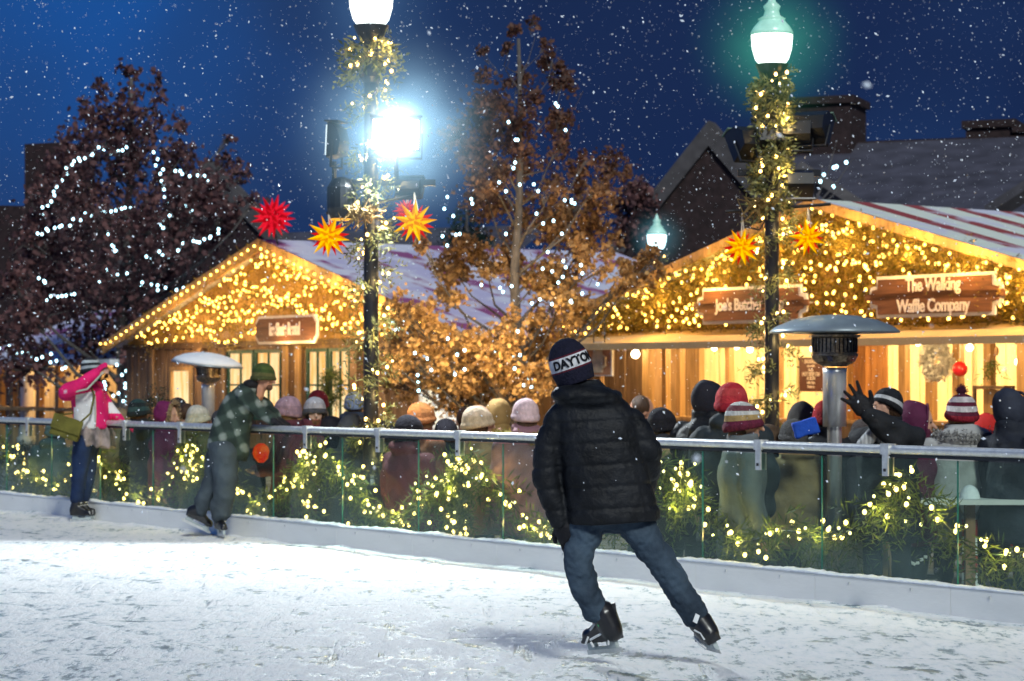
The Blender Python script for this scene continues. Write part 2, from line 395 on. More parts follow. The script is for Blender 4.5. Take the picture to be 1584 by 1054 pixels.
for k in ks:
    t0 = tb+(k-.5)*PW; t1 = t0+PW
    g = M('glass_panel', RAIL.poly([(t0+.008, .17), (t1-.008, .17), (t1-.008, 1.02), (t0+.008, 1.02)], .0), GLASS, barrier)
    M('panel_edge', RAIL.box(t1-.007, t1-.001, -.006, .006, .19, 1.02), GEDGE, g)
    # kickboard length
    kbm = M('kickboard', RAIL.box(t0+.002, t1-.002, -.07, -.012, -.01, .2), kb, barrier)
    [M('bolt', RAIL.box(t0+.35+q*.6-.008, t0+.35+q*.6+.008, -.076, -.07, .15, .166), STEEL, kbm) for q in range(2)]
    c = t0+PW/2
    br = M('bracket', [RAIL.box(c-.028, c+.028, -.03, -.018, .90, 1.05), RAIL.box(c-.028, c+.028, .018, .03, .90, 1.05), RAIL.box(c-.04, c+.04, -.036, .036, 1.045, 1.118)], STEEL, barrier)
    M('bolt', RAIL.box(c-.010, c+.010, -.036, -.03, .93, .95), mat('dark_bolt', (.03, .03, .03), .4), br)
M('handrail', tube([RAIL.W(tb+t, 0, 1.08) for t in np.linspace(-16.4, 4.6, 60)], .031, 12), STEEL, barrier, smooth=True)
M('rail_underside', RAIL.box(tb-16.4, tb+4.6, -.012, .012, 1.028, 1.05), mat('dark_rail_channel', (.02, .025, .03), .5), barrier)
# snow lying on the ledge
ts = np.arange(tb-16.4, tb+4.6, .035); pr = []
r2 = np.random.default_rng(5); h = np.convolve(r2.random(len(ts)+30), np.ones(9)/9, 'same')[:len(ts)]; h = (h-h.min())/(h.max()-h.min())
h2 = np.convolve(r2.random(len(ts)+30), np.ones(40)/40, 'same')[:len(ts)]; h2 = (h2-h2.min())/(h2.max()-h2.min()); h = .006+.030*h*h2+.012*r2.random(len(ts))*h
rings = [A3([RAIL.W(t, -.072-.006*hh/.04, .195), RAIL.W(t, -.062, .2+hh*.7), RAIL.W(t, -.038, .2+hh), RAIL.W(t, -.010, .2+hh*1.1), RAIL.W(t, -.006, .195)]) for t, hh in zip(ts, h)]
SNOW = mat('fresh_snow', (.80, .84, .88), .8, var=.06, bump=.5, bscale=40)
M('snow_ledge', loft(rings), SNOW, barrier, smooth=True)

NEEDLER = mat('swag_needles_painted_glow', (.04, .085, .022), .6, island=True, col2=(.24, .28, .06), transl=.35)  # bulb glow painted into the swag needles as a lighter yellow-green
def behind(part):
    V, Fq = part; Q = V.reshape(-1, 4, 3); d = (Q-RAIL.A)@RAIL.n; return quads(Q[d.min(1) > .014])
# ================================================================ LIT EVERGREEN SWAGS BEHIND THE GLASS
peaks = [tb+k*PW for k in (-11, -9, -7, -5, -3, -1, 1, 3)]
swl = ['dim lit evergreen swag behind the glass at the far left edge of the rink',
       'lit evergreen swag behind the glass beside the pink-jacketed skater',
       'lit evergreen swag behind the glass beside the red planter pot',
       'lit evergreen swag behind the glass just past the plaid-shirted skater',
       'thick bright evergreen swag behind the glass below the cream-hatted spectator',
       'lit evergreen swag behind the glass mostly hidden by the black-jacketed skater',
       'lit evergreen swag behind the glass crossing in front of the heater base',
       'lit evergreen swag behind the glass drooping past the candy-striped posts']
pk = peaks+[peaks[-1]+2*PW]
for i in range(8):
    a, b_ = pk[i], pk[i+1]; r3 = np.random.default_rng(100+i)
    s = np.linspace(0, 1, 40); sag = .50+.1*r3.random()
    cur = [RAIL.W(a+(b_-a)*x, .15+.03*math.sin(9*x+i), .92-sag*4*x*(1-x)*(1+.18*math.sin(11*x+i))) for x in s]
    root = thing('evergreen_swag', swl[i], 'garland', cur[20], 'lit evergreen swags hung behind the rink glass')
    n = 150 if i >= 6 else 230 if i in (4, 3) else 190
    q = r3.random(n); c = A3([[np.interp(x, s, [p[k] for p in cur]) for k in range(3)] for x in q])
    c += r3.normal(size=(n, 3))*V3(.03, .03, .045)
    dr = r3.normal(size=(n, 3))*V3(1, .6, .8)+V3(0, 0, -.7)
    M('greenery', behind(sprigs(c, dr, .24, 12, .11, .007, r3, 1.0)), NEEDLER, root)
    wire(root, cur, WIRE)
    n = {3: 60, 4: 70, 2: 44}.get(i, 40); q = (np.arange(n)+r3.random(n)*.8)/n
    c = A3([[np.interp(x, s, [p[k] for p in cur]) for k in range(3)] for x in q])+r3.normal(size=(n, 3))*V3(.05, .03, .06)
    bulbs(root, c, BW)
    for x in (.12, .32, .5, .68, .88): lamp('swag_light', 'POINT', A3([np.interp(x, s, [p[k] for p in cur]) for k in range(3)])+V3(0, -.04, .02), 3.5, (1, .66, .2), .017)
drl = ['bright bundle of warm lights and cedar hanging under the rail below the cream-hatted spectator',
       'bundle of warm lights and cedar hanging under the rail below the bearded spectator',
       'bundle of warm lights and cedar hanging under the rail beside the plaid shirt',
       'bundle of cedar and warm lights under the rail between heater and striped bollards',
       'bundle of cedar and warm lights hanging behind the glass right of the black jacket']
for lab, (px, n, dz) in zip(drl, [(706, 46, .74), (470, 30, .7), (296, 24, .6), (1380, 10, .35), (1052, 16, .4)]):
    t = RAIL.t(px, .1); r3 = np.random.default_rng(int(px)); z = .93-dz*r3.random(n*(2 if px > 1300 else 4))
    root = thing('cedar_bundle', lab, 'garland', RAIL.W(t, .1, .93), 'cedar bundles hung behind the rink glass')
    c = A3([RAIL.W(t+r3.normal()*(.05+.12*(.93-zz)), .1+.03*r3.normal(), zz) for zz in z])
    M('greenery', behind(sprigs(c, r3.normal(size=(len(c), 3))*.6+V3(0, 0, -1), .22, 11, .10, .007, r3)), NEEDLER, root)
    bulbs(root, c[:n]+r3.normal(size=(n, 3))*.02, BW)
    lamp('bundle_light', 'POINT', RAIL.W(t, .02, .6), 3.5, (1, .66, .2), .017)
# ================================================================ MATERIALS FOR BUILDINGS
PINE = mat('warm_pine_boards', (.42, .25, .10), .6, var=.35, scale=2.2, stretch=(6, 6, .7), bump=.15, bscale=12)
PINEL = mat('pale_pine_boards', (.88, .72, .42), .6, var=.2, scale=2.2, stretch=(6, 6, .7), bump=.1, bscale=12)
BROWN = mat('brown_stained_boards', (.24, .145, .075), .65, var=.4, scale=2.5, stretch=(6, 6, .6), bump=.2, bscale=14)
BEAM = mat('dark_timber', (.10, .06, .035), .6, var=.35, scale=3, stretch=(4, 4, .7), bump=.2)
SIGNW = mat('stained_sign_board', (.16, .065, .03), .5, var=.35, scale=1.6, stretch=(1.5, 1.5, 14), bump=.1, bscale=8)
CREAM = mat('cream_paint', (.75, .68, .58), .5, var=.08)
CANVAS = mat('tan_canvas_awning', (.50, .34, .17), .7, var=.15, scale=2)
DKGREEN = mat('dark_green_window_frame', (.015, .055, .04), .5, var=.2)
BLACKM = mat('black_painted_metal', (.012, .013, .016), .35, var=.2, spec=.5)
WHITEP = mat('white_paint', (.75, .75, .73), .5, var=.05)
PANE = emit_noise('lamp_lit_window_pane', (1, .45, .10), (1, .82, .45), 1.2, 2.2, (3, 3, .5))
PANEW = emit_noise('white_lit_window_pane', (.9, .82, .6), (1, .97, .9), 1.3, 2)
BRICKD = mat('dark_brick', (.030, .018, .018), .8, var=.4, scale=5, bump=.3)
SLATE = mat('snow_dusted_slate', (.060, .060, .080), .8, var=.35, scale=1.2, stretch=(1, 1, 3), bump=.3, bscale=8)
STONE = mat('grey_stone_coping', (.075, .07, .072), .8, var=.25, scale=3, bump=.2)

def boards(fr, t0, t1, z0, z1, d, wd=.16, th=.03, gap=.012, rnd=None):
    """vertical boards with real gaps; top may be a function of t"""
    r = rnd or np.random.default_rng(int(abs(t0*10))+7); out = []; t = t0
    while t < t1-.02:
        e = min(t+wd, t1); dz = r.random()*.012
        za, zb = (z1(t), z1(e-gap)) if callable(z1) else (z1, z1)
        ya, yb = (z0(t), z0(e-gap)) if callable(z0) else (z0, z0)
        if za > ya+.02 or zb > yb+.02:
            out.append(fr.prism([(t, ya), (e-gap, yb), (e-gap, max(zb, yb+.01)), (t, max(za, ya+.01))], d-th-dz, d-dz))
        t = e
    return out

def striped_roof(name, c1, c2, period=1.1, snow=.5):
    m = bpy.data.materials.new(name); m.use_nodes = True; nt = m.node_tree; N = nt.nodes; Lk = nt.links; b = N['Principled BSDF']
    tc = N.new('ShaderNodeTexCoord'); sp = N.new('ShaderNodeSeparateXYZ')
    mp = N.new('ShaderNodeMapping'); mp.inputs['Rotation'].default_value = (0, 0, -math.atan2(.603, .798)); Lk.new(tc.outputs['Object'], mp.inputs[0]); Lk.new(mp.outputs[0], sp.inputs[0])
    nz = N.new('ShaderNodeTexNoise'); nz.inputs['Scale'].default_value = 1.2; nz.inputs['Detail'].default_value = 5; Lk.new(mp.outputs[0], nz.inputs['Vector'])
    a = N.new('ShaderNodeMath'); a.operation = 'MULTIPLY_ADD'; a.inputs[1].default_value = 1/period; a.inputs[2].default_value = .3; Lk.new(sp.outputs[0], a.inputs[0])
    f = N.new('ShaderNodeMath'); f.operation = 'FRACT'; Lk.new(a.outputs[0], f.inputs[0])
    g = N.new('ShaderNodeMath'); g.operation = 'GREATER_THAN'; g.inputs[1].default_value = .62; Lk.new(f.outputs[0], g.inputs[0])
    mx = N.new('ShaderNodeMix'); mx.data_type = 'RGBA'; mx.inputs[6].default_value = tuple(c1)+(1,); mx.inputs[7].default_value = tuple(c2)+(1,); Lk.new(g.outputs[0], mx.inputs[0])
    r = N.new('ShaderNodeMapRange'); r.inputs[1].default_value = .62-snow*.3; r.inputs[2].default_value = .72-snow*.25; Lk.new(nz.outputs['Fac'], r.inputs[0])
    m2 = N.new('ShaderNodeMix'); m2.data_type = 'RGBA'; Lk.new(r.outputs[0], m2.inputs[0]); Lk.new(mx.outputs[2], m2.inputs[6]); m2.inputs[7].default_value = (.62, .63, .74, 1)
    Lk.new(m2.outputs[2], b.inputs['Base Color']); b.inputs['Roughness'].default_value = .7
    n2 = N.new('ShaderNodeTexNoise'); n2.inputs['Scale'].default_value = 6; Lk.new(tc.outputs['Object'], n2.inputs['Vector'])
    bp = N.new('ShaderNodeBump'); bp.inputs['Strength'].default_value = .4; bp.inputs['Distance'].default_value = .08; Lk.new(n2.outputs['Fac'], bp.inputs['Height']); Lk.new(bp.outputs[0], b.inputs['Normal'])
    return m
STRIPE = striped_roof('red_white_striped_canvas', (.70, .76, .66), (.30, .05, .05), 1.15, .45)
STRIPE2 = striped_roof('snowy_striped_canvas', (.48, .46, .66), (.26, .07, .20), 1.3, .6)

def gable_roof(fr, tl, ta, tr, zl, za, zr, d0, d1, m, parent, over=.35, th=.10, rk=.15):
    sl = (za-zl)/(ta-tl); sr = (za-zr)/(tr-ta)
    M('roof_slope', fr.prism([(tl-over, zl-over*sl), (ta, za), (ta, za+th), (tl-over, zl-over*sl+th)], d0, d1), m, parent)
    M('roof_slope', fr.prism([(ta, za), (tr+over, zr-over*sr), (tr+over, zr-over*sr+th), (ta, za+th)], d0, d1), m, parent)
    k = rk
    for a, b_, za_, zb in ((tl-over-.02, ta, zl-over*sl, za), (ta, tr+over+.02, za, zr-over*sr)):
        M('rake_board', fr.prism([(a, za_-k), (b_, zb-k), (b_, zb+th+.012), (a, za_+th+.012)], d0-.05, d0-.003), PINE, parent)

# ================================================================ MARKET HALL (right)
H = HALL; TA = 6.14
hall = thing('market_hall', 'long timber market hall with striped canvas roof, lit counters and light-covered gable', 'market hall', H.W(0, 0, GZ))
za = 4.30; zl = 2.66; zr = 2.66; TR = 12.28
top = lambda t: (zl+(za-zl)*t/TA if t < TA else za-(za-zr)*(t-TA)/(TR-TA))-.02
M('gable_wall', boards(H, .05, TR-.05, 2.42, top, .04, .2), PINE, hall)
gable_roof(H, 0, TA, TR, zl, za, zr, -.45, 9, STRIPE, hall, over=.45, rk=.04)
M('beam', H.box(-.1, TR+.1, -.08, .02, 2.30, 2.42), BEAM, hall)
for px in (918, 1003, 1310, 1584):
    t = H.t(px); M('post', H.box(t-.08, t+.08, -.07, .07, GZ, 2.30), BEAM if px < 1000 else PINE, hall)
# open front: interior back wall, ceiling, floor, side
t0 = H.t(1000)
M('back_wall', boards(H, 0, TR, GZ, 2.5, 2.6, .62, .03, .012), PINEL, hall)
bt = []
for k in range(12):
    t = .6+k*1.02; bt.append(H.box(t-.045, t+.045, 2.50, 2.545, GZ, 2.5))
for b_ in bt[::1]: M('batten', b_, PINEL, hall)
M('ceiling', H.box(0, TR, .1, 2.6, 2.44, 2.5), PINE, hall)
M('side_wall', boards(Fr(*H.W(0, 0, 0)[:2], H.n[:2], -H.u[:2]), .08, 8.8, GZ, 2.45, 0, .2), BROWN, hall)
M('partition', boards(H, .1, t0-.1, GZ, 2.3, .3, .3, .03, .02), BROWN, hall)
for px in (1030, 1052, 1082, 1128, 1205, 1398, 1440, 1482, 1530):
    t = H.t(px, .35); w_ = .05 if px < 1300 else .07
    M('upright', H.box(t-w_, t+w_, .3, .42, GZ, 2.40), PINE, hall)
M('counter', [H.box(t0, TR, -.25, .35, .88, .94), H.box(t0, TR, -.1, -.05, GZ, .88)], PINE, hall)
ta, tb2 = H.t(1310, .2), H.t(1372, .2)
dr = M('door', boards(H, ta, tb2, GZ, 2.25, .25, .13), mat('orange_door_boards', (.50, .22, .06), .6, var=.3, scale=2, stretch=(6, 6, .8)), hall)  # door boards coloured orange
M('handle', H.box(tb2-.2, tb2-.16, .15, .2, .8, 1.0), BLACKM, dr)
# awning
aw = []
for i in range(24):
    a = -.25+i*(TR+.4)/24; b_ = a+(TR+.4)/24
    aw.append((A3([H.W(a, -.09, 2.40), H.W(b_, -.09, 2.40), H.W(b_, -1.15, 2.17), H.W(a, -1.15, 2.17)]), [(0, 1, 2, 3)]))
M('awning', aw, CANVAS, hall)
M('awning_valance', H.box(-.27, TR+.17, -1.19, -1.155, 2.07, 2.18), CANVAS, hall)
# interior lamps
GLOBE = emit('warm_counter_bulb', (1, .8, .45), 14)
for px, py in ((983, 548), (1035, 535), (1090, 534), (1105, 538), (1140, 536), (1160, 541), (1258, 540), (1420, 530), (1500, 538), (1575, 560)):
    d = .9 if px != 983 else -.2
    c = H.Wp(px, py, d); r_ = .055 if px != 983 else .075
    o = M('ceiling_bulb', ell(c, r_, seg=10, rg=8), GLOBE, hall, smooth=True)
    M('lamp_cord', tube([c, V3(c[0], c[1], 2.43)], .008, 5), BLACKM, o)
for px in (930, 1030, 1120, 1230, 1350, 1460, 1570):
    c = H.Wp(px, 535, 1.1); c[2] = 2.2
    lamp('stall_lamp', 'POINT', c, 130, (1, .68, .30), .06); lamp('front_fill_light', 'POINT', H.W(H.t(px+18, -.7), -.75, 2.08), 42, (1, .66, .28), .05)  # the row under the awning is added fill light for the front posts
# rows of bulbs and greenery on the gable
hg = thing('gable_garland', 'dense cedar garland with painted gold glow and warm lights covering the market hall gable', 'garland', H.W(TA, -.1, 2.5))
r3 = np.random.default_rng(21)
pts = []
while len(pts) < 2400:
    t = r3.random()*11.5+.1; z = 2.45+r3.random()*1.9
    if z < top(t)-.04:
        px = None; dep = top(t)-z
        if dep < .55 or r3.random() < .8: pts.append(H.W(t, -.12-.12*r3.random(), z))
pts = A3(pts)
M('greenery', sprigs(pts, r3.normal(size=(len(pts), 3))*V3(1, .6, .8)+V3(0, -.3, -.55), .30, 9, .13, .011, r3, .8), NEEDLEG, hg)
n = 330; bp = []
while len(bp) < n:
    t = r3.random()*10.8+.05; z = 2.45+r3.random()*1.95
    if z < top(t)-.06: bp.append(H.W(t, -.32-.1*r3.random(), z))
bulbs(hg, bp, BWg)
for px, py in ((1000, 470), (1090, 425), (1190, 395), (1290, 370), (1390, 385), (1480, 395), (1570, 430)):
    lamp('gable_string_light', 'POINT', H.Wp(px, py, -.9), 62, (1, .58, .14), .04)
eg = thing('eave_garland', 'cedar garland with dangling sprays along the left eave of the market hall', 'garland', H.W(0, -.4, 2.5))
s = np.linspace(0, 1, 60); cur = A3([H.W(-.4+12*x, -.50, 2.66+1.64*(1-abs(-.4+12*x-TA)/TA)+.03) for x in s])
q = r3.random(1300); c = A3([[np.interp(x, s, cur[:, k]) for k in range(3)] for x in q])+r3.normal(size=(1300, 3))*.03-V3(0, 0, 1)*(r3.random((1300, 1))*.50)
M('greenery', sprigs(c, r3.normal(size=(1300, 3))*.7+V3(0, 0, -1.0), .24, 9, .10, .009, r3, 1), NEEDLEG, eg)
bulbs(eg, A3([[np.interp(x, s, cur[:, k]) for k in range(3)] for x in r3.random(95)])+r3.normal(size=(95, 3))*.04+V3(0, -.05, -.08)-V3(0, 0, 1)*(r3.random((95, 1))*.3), BWg)

# ================================================================ SIGNS
TXT = mat('cream_sign_lettering', (.80, .66, .55), .5, var=.05)
def sign_outline(w_, h_, k, fancy=True):
    if not fancy: return [(-w_, -h_+k), (-w_+k, -h_), (w_-k, -h_), (w_, -h_+k), (w_, h_-k), (w_-k, h_), (-w_+k, h_), (-w_, h_-k)]
    pts = []
    for sx, sy in ((-1, -1), (1, -1), (1, 1), (-1, 1)):
        cnr = [(w_, h_-2.1*k), (w_-.7*k, h_-2.0*k), (w_-.9*k, h_-1.1*k), (w_-1.7*k, h_-.95*k), (w_-1.75*k, h_)]
        cnr = [(sx*a, sy*b_) for a, b_ in cnr]
        if sx*sy > 0: pass
        else: cnr = cnr[::-1]
        pts += cnr
    # side bulges
    out = []
    for i, p in enumerate(pts): out.append(p)
    return out
def sign(fr, name, label, px0, px1, py0, py1, d, lines, size, fancy=True, k=.13, hang=None, narrow=.72, bold=.012, group=None):
    ta, tb_ = fr.t(px0, d), fr.t(px1, d); zc = (fr.z((px0+px1)/2, py0, d)+fr.z((px0+px1)/2, py1, d))/2
    hh = abs(fr.z((px0+px1)/2, py0, d)-zc); tc_ = (ta+tb_)/2; ww = (tb_-ta)/2
    root = thing(name, label, 'sign', fr.W(tc_, d, zc-hh), group)
    o = sign_outline(ww, hh, k, fancy); o2 = sign_outline(ww-.05, hh-.05, k, fancy)
    M('sign_border', fr.prism([(tc_+a, zc+b_) for a, b_ in o], d-.02, d+.02), CREAM, root)
    M('sign_panel', fr.prism([(tc_+a, zc+b_) for a, b_ in o2], d-.045, d-.0215), SIGNW, root)
    for i, ln in enumerate(lines):
        co, Ft = text_mesh(ln, size, bold, .004, .95)
        zz = zc+(len(lines)-1)*.5*size*1.15-i*size*1.15
        V = A3([fr.W(tc_+x*narrow, d-.052-zq, zz+y) for x, y, zq in co])
        M('lettering', (V, Ft), TXT, root)
    if hang:
        for sx in (-.6, .6): M('hanging_rod', tube([fr.W(tc_+sx*ww, d, zc+hh), fr.W(tc_+sx*ww, d, zc+hh+hang)], .012, 5), BLACKM, root)
    return root
sign(H, 'shop_sign', "stained wood sign with cream border reading Joe's Butcher Shop partly behind the lamp post", 1073, 1257, 443, 500, -.62, ["Joe's Butcher Shop"], .27, k=.14, bold=.006, narrow=.82)
sign(H, 'shop_sign', 'stained wood sign with cream border reading The Walking Waffle Company', 1338, 1562, 424, 490, -.62, ['The Walking', 'Waffle Company'], .27, k=.15, bold=.006, narrow=.82)
# hanging mug sign
tl, tr_ = H.t(906, -1.0), H.t(948, -1.0); z1 = H.z(927, 535, -1.0); z0 = H.z(927, 582, -1.0)
ms = thing('mug_sign', 'square hanging sign with painted beer mug beside the black-jacketed skater hat', 'sign', H.W((tl+tr_)/2, -1.0, z0))
zc = (z0+z1)/2; tc_ = (tl+tr_)/2; hw = (tr_-tl)/2; hh = (z1-z0)/2
M('sign_panel', H.prism([(tc_-hw, zc-hh), (tc_+hw, zc-hh), (tc_+hw, zc+hh), (tc_+hw*.5, zc+hh), (tc_+hw*.3, zc+hh*1.25), (tc_-hw*.3, zc+hh*1.25), (tc_-hw*.5, zc+hh), (tc_-hw, zc+hh)], -1.02, -.98), CREAM, ms)
M('painted_field', H.prism([(tc_-hw*.9, zc-hh*.93), (tc_+hw*.9, zc-hh*.93), (tc_+hw*.9, zc+hh*.9), (tc_-hw*.9, zc+hh*.9)], -1.025, -1.021), mat('orange_sign_paint', (.55, .24, .10), .5), ms)
M('painted_mug', H.prism([(tc_-.13, zc-.2), (tc_+.13, zc-.2), (tc_+.15, zc+.05), (tc_+.10, zc+.25), (tc_-.10, zc+.25), (tc_-.15, zc+.05)], -1.032, -1.026), mat('mug_paint', (.70, .52, .30), .4), ms)
M('mug_handle', tube([H.W(tc_+.13, -1.035, zc+.1), H.W(tc_+.22, -1.035, zc+.06), H.W(tc_+.22, -1.035, zc-.08), H.W(tc_+.13, -1.035, zc-.12)], .022, 6), mat('mug_paint'  , (0, 0, 0)), ms)
M('bracket_arm', [tube([H.W(.02, -.06, z1+.62), H.W(tc_-.2, -1.0, z1+.62), H.W(tc_-hw-.2, -1.0, z1+.62)], .025, 6), tube([H.W(tc_-.15, -1.0, z1+.62), H.W(tc_-.15, -1.0, z1+.05)], .012, 5), tube([H.W(tc_+.15, -1.0, z1+.62), H.W(tc_+.15, -1.0, z1+.05)], .012, 5), tube([H.W(.9, -.1, z1+.2), H.W(.6, -.5, z1+.55), H.W(.2, -.9, z1+.62)], .018, 6)], BLACKM, ms)
# menu board
mb = thing('menu_board', 'dark brown menu board with pale lettering fixed in the counter opening', 'menu board', H.Wp(1254, 605, .1))
ta, tb_ = H.t(1236, .1), H.t(1274, .1); z1, z0 = H.z(1254, 553, .1), H.z(1254, 606, .1)
M('board', H.box(ta, tb_, .1, .13, z0, z1), mat('chocolate_board', (.10, .035, .02), .5), mb)
for i, ln in enumerate(['SAUSAGES', 'on a stick', 'Bacon', 'HOT BEEF ON', 'A BUN', 'with chips', 'Potatoes']):
    co, Ft = text_mesh(ln, .085 if i in (0, 3, 4) else .06, .002, .002); z = z1-.07-i*(z1-z0-.08)/7
    M('lettering', (A3([H.W((ta+tb_)/2+x*.75, .093-q, z+y) for x, y, q in co]), Ft), TXT, mb)
# ornaments at the waffle counter
RED = mat('glossy_red_bauble', (.60, .015, .02), .15, var=.05, spec=.8)
c = H.Wp(1485, 571, -.1); b0 = thing('bauble', 'big glossy red bauble hanging in the waffle counter opening', 'ornament', c)
M('ball', ell(c, .115, seg=20, rg=14), RED, b0, smooth=True); M('cap', lathe(c+V3(0, 0, .11), [(.03, 0), (.03, .03), (.01, .04)], 10), mat('gold_cap', (.7, .5, .15), .3, metal=1), b0)
M('cord', tube([c+V3(0, 0, .14), V3(c[0], c[1], 2.3)], .006, 4), CREAM, b0)
c = H.Wp(1448, 556, .22); a = np.linspace(0, 2*PI, 90); r3 = np.random.default_rng(8)
wr = thing('white_wreath', 'frosted white wreath hanging on the pine wall of the waffle counter', 'wreath', c)
pp = A3([c+H.u*math.cos(x)*.20+V3(0, 0, math.sin(x)*.22) for x in a]); M('greenery', sprigs(np.repeat(pp, 6, 0), r3.normal(size=(540, 3)), .12, 8, .07, .016, r3), mat('frosted_needles', (.85, .82, .74), .7, island=True, var=.2), wr)
c = H.Wp(1535, 556, -.15); pc = thing('evergreen_spray', 'small evergreen spray with pine cones hanging at the waffle counter', 'ornament', c)
M('foliage', sprigs(np.repeat([c], 26, 0), r3.normal(size=(26, 3))*.5+V3(0, 0, -1), .34, 10, .09, .008, r3), NEEDLE, pc)
for k in (-.05, .06): M('pine_cone', ell(c+V3(k, -.02, .06+k), (.035, .035, .07), seg=10, rg=8), BROWN, pc)
bx0 = thing('display_case', 'small dark framed display case standing on the waffle counter', 'cabinet', H.Wp(1530, 640, -.05))
ta, tb_ = H.t(1508, -.1), H.t(1556, -.1); z1, z0 = H.z(1530, 597, -.1), .94
M('case_frame', [H.box(ta, tb_, -.15, .1, z1-.05, z1), H.box(ta, ta+.04, -.15, -.11, z0, z1-.05), H.box(tb_-.04, tb_, -.15, -.11, z0, z1-.05), H.box(ta, tb_, -.15, .1, z0, z0+.03)], BEAM, bx0)
M('back_panel', H.box(ta+.05, tb_-.05, .05, .09, z0+.04, z1-.06), PINE, bx0)

# ================================================================ SKATE RENTAL HUT (left)
K = HUT; TK = 7.0; za2 = 4.28; ze2 = 2.40
hut = thing('rental_hut', 'timber skate rental hut with snowy striped roof and glowing green-framed windows', 'hut', K.W(0, 0, GZ))
top2 = lambda t: (ze2+(za2-ze2)*t/TK if t < TK else za2-(za2-ze2)*(t-TK)/TK)-.02
def holes(fr, tA, tB, z0, z1, d, hs, parent, m, wd=.2):
    """planked wall with rectangular openings (ta,tb,za,zb)"""
    out = []; t = tA
    while t < tB-.02:
        e = min(t+wd, tB); mid = (t+e)/2; hh_ = [h for h in hs if h[0]-.01 < mid < h[1]+.01]
        zt = z1(mid) if callable(z1) else z1
        segs = [(z0, zt)] if not hh_ else [(z0, hh_[0][2]), (hh_[0][3], zt)]
        for a, b_ in segs:
            if b_ > a+.03: out.append(fr.box(t, e-.012, d-.03-.01*((int(t*7)) % 2), d, a, b_))
        t = e
    return M('wall', out, m, parent)
wins = []
for a, b_, y0, y1 in ((357, 398, 545, 640), (400, 441, 545, 640), (480, 513, 540, 650), (515, 548, 540, 650)):
    wins.append((K.t(a), K.t(b_), .75, 2.18))
wdoor = (K.t(655), K.t(718), .3, 2.15); wleft = (K.t(268), K.t(301), .2, 1.85)
holes(K, 0, 2*TK, GZ, 2.32, 0, [(min(h[0], 99), h[1], h[2], h[3]) for h in wins]+[wdoor, wleft], hut, BROWN, .17)
M('gable_wall', boards(K, .05, 2*TK-.05, 2.33, top2, .03, .22), PINE, hut)
sw = Fr(*K.W(2*TK, 0, 0)[:2], K.n[:2], K.u[:2]); M('side_wall', boards(sw, .05, 8.2, GZ, 2.3, 0, .22), BROWN, hut)
gable_roof(K, 0, TK, 2*TK, ze2, za2, ze2, -.4, 8.5, STRIPE2, hut, over=.35)
M('beam', K.box(-.05, 2*TK+.05, -.09, -.045, 2.24, 2.36), BEAM, hut)
def window(fr, a, b_, z0, z1, d, parent, fm, pm, nx=2, nz=3, fw=.07):
    f = M('window', [fr.box(a, b_, d-.10, d-.045, z0, z0+fw), fr.box(a, b_, d-.10, d-.045, z1-fw, z1), fr.box(a, a+fw, d-.10, d-.045, z0+fw, z1-fw), fr.box(b_-fw, b_, d-.10, d-.045, z0+fw, z1-fw)]
        +[fr.box(a+(b_-a)*i/nx-.018, a+(b_-a)*i/nx+.018, d-.09, d-.05, z0+fw, z1-fw) for i in range(1, nx)]
        +[fr.box(a+fw, b_-fw, d-.088, d-.052, z0+(z1-z0)*i/nz-.018, z0+(z1-z0)*i/nz+.018) for i in range(1, nz)], fm, parent)
    M('pane', fr.box(a+fw*.5, b_-fw*.5, d-.04, d-.02, z0+fw*.5, z1-fw*.5), pm, f); return f
for a, b_, z0, z1 in wins: window(K, a, b_, z0, z1, 0, hut, DKGREEN, PANE, 2, 2)
window(K, *wdoor, 0, hut, WHITEP, PANEW, 3, 5, .05)
window(K, *wleft, 0, hut, PINE, PANE, 1, 1, .09)
for px in (243, 318, 352, 450, 470, 556, 600, 730):
    t = K.t(px); M('post', K.box(t-.09, t+.09, -.16, -.11, GZ, 2.24), PINE if px in (450, 470) else BROWN, hut)
gl = thing('gable_lights', 'rows of draped golden lights filling the gable of the skate rental hut', 'string lights', K.W(TK, -.1, 2.4))
bp = []; r3 = np.random.default_rng(33)
for row in range(13):
    zb = 2.46+row*.14
    for t in np.arange(.2, 13.8, .20):
        z = zb+.10*math.sin(t*2.1+row*1.3)+r3.normal()*.03+(.1 if row % 2 else 0)
        if z < top2(t)-.10: bp.append(K.W(t+r3.normal()*.07, -.2-.1*r3.random(), z+r3.normal()*.03))
bulbs(gl, bp, BWg)
g2 = sprigs(A3(bp)+V3(0, .06, 0), r3.normal(size=(len(bp), 3))*V3(1, .3, .5)+V3(0, 0, -.5), .26, 8, .12, .010, r3)
M('greenery', [g2]+[sprigs(A3(bp)+r3.normal(size=(len(bp), 3))*V3(.1, .02, .07)+V3(0, .08, 0), r3.normal(size=(len(bp), 3))*V3(1, .3, .5), .24, 8, .11, .010, r3)], NEEDLEG, gl)
er = thing('eave_lights', 'single row of golden lights along the rakes of the skate rental hut', 'string lights', K.W(TK, -.5, 4.2))
bp = [K.W(t, -.52, top2(t)-.02 if .0 <= t <= 2*TK else top2(0)) for t in np.arange(-.3, 14.3, .27)]
bulbs(er, bp, BWg)
M('greenery', sprigs(np.repeat(A3(bp), 3, 0), r3.normal(size=(len(bp)*3, 3))+V3(0, 0, -.6), .2, 8, .09, .009, r3), NEEDLEG, er)
for px, py in ((260, 500), (330, 465), (400, 430), (440, 420), (500, 450), (560, 480), (640, 500)):
    lamp('gable_string_light', 'POINT', K.Wp(px, py, -.8), 46, (1, .58, .15), .04)
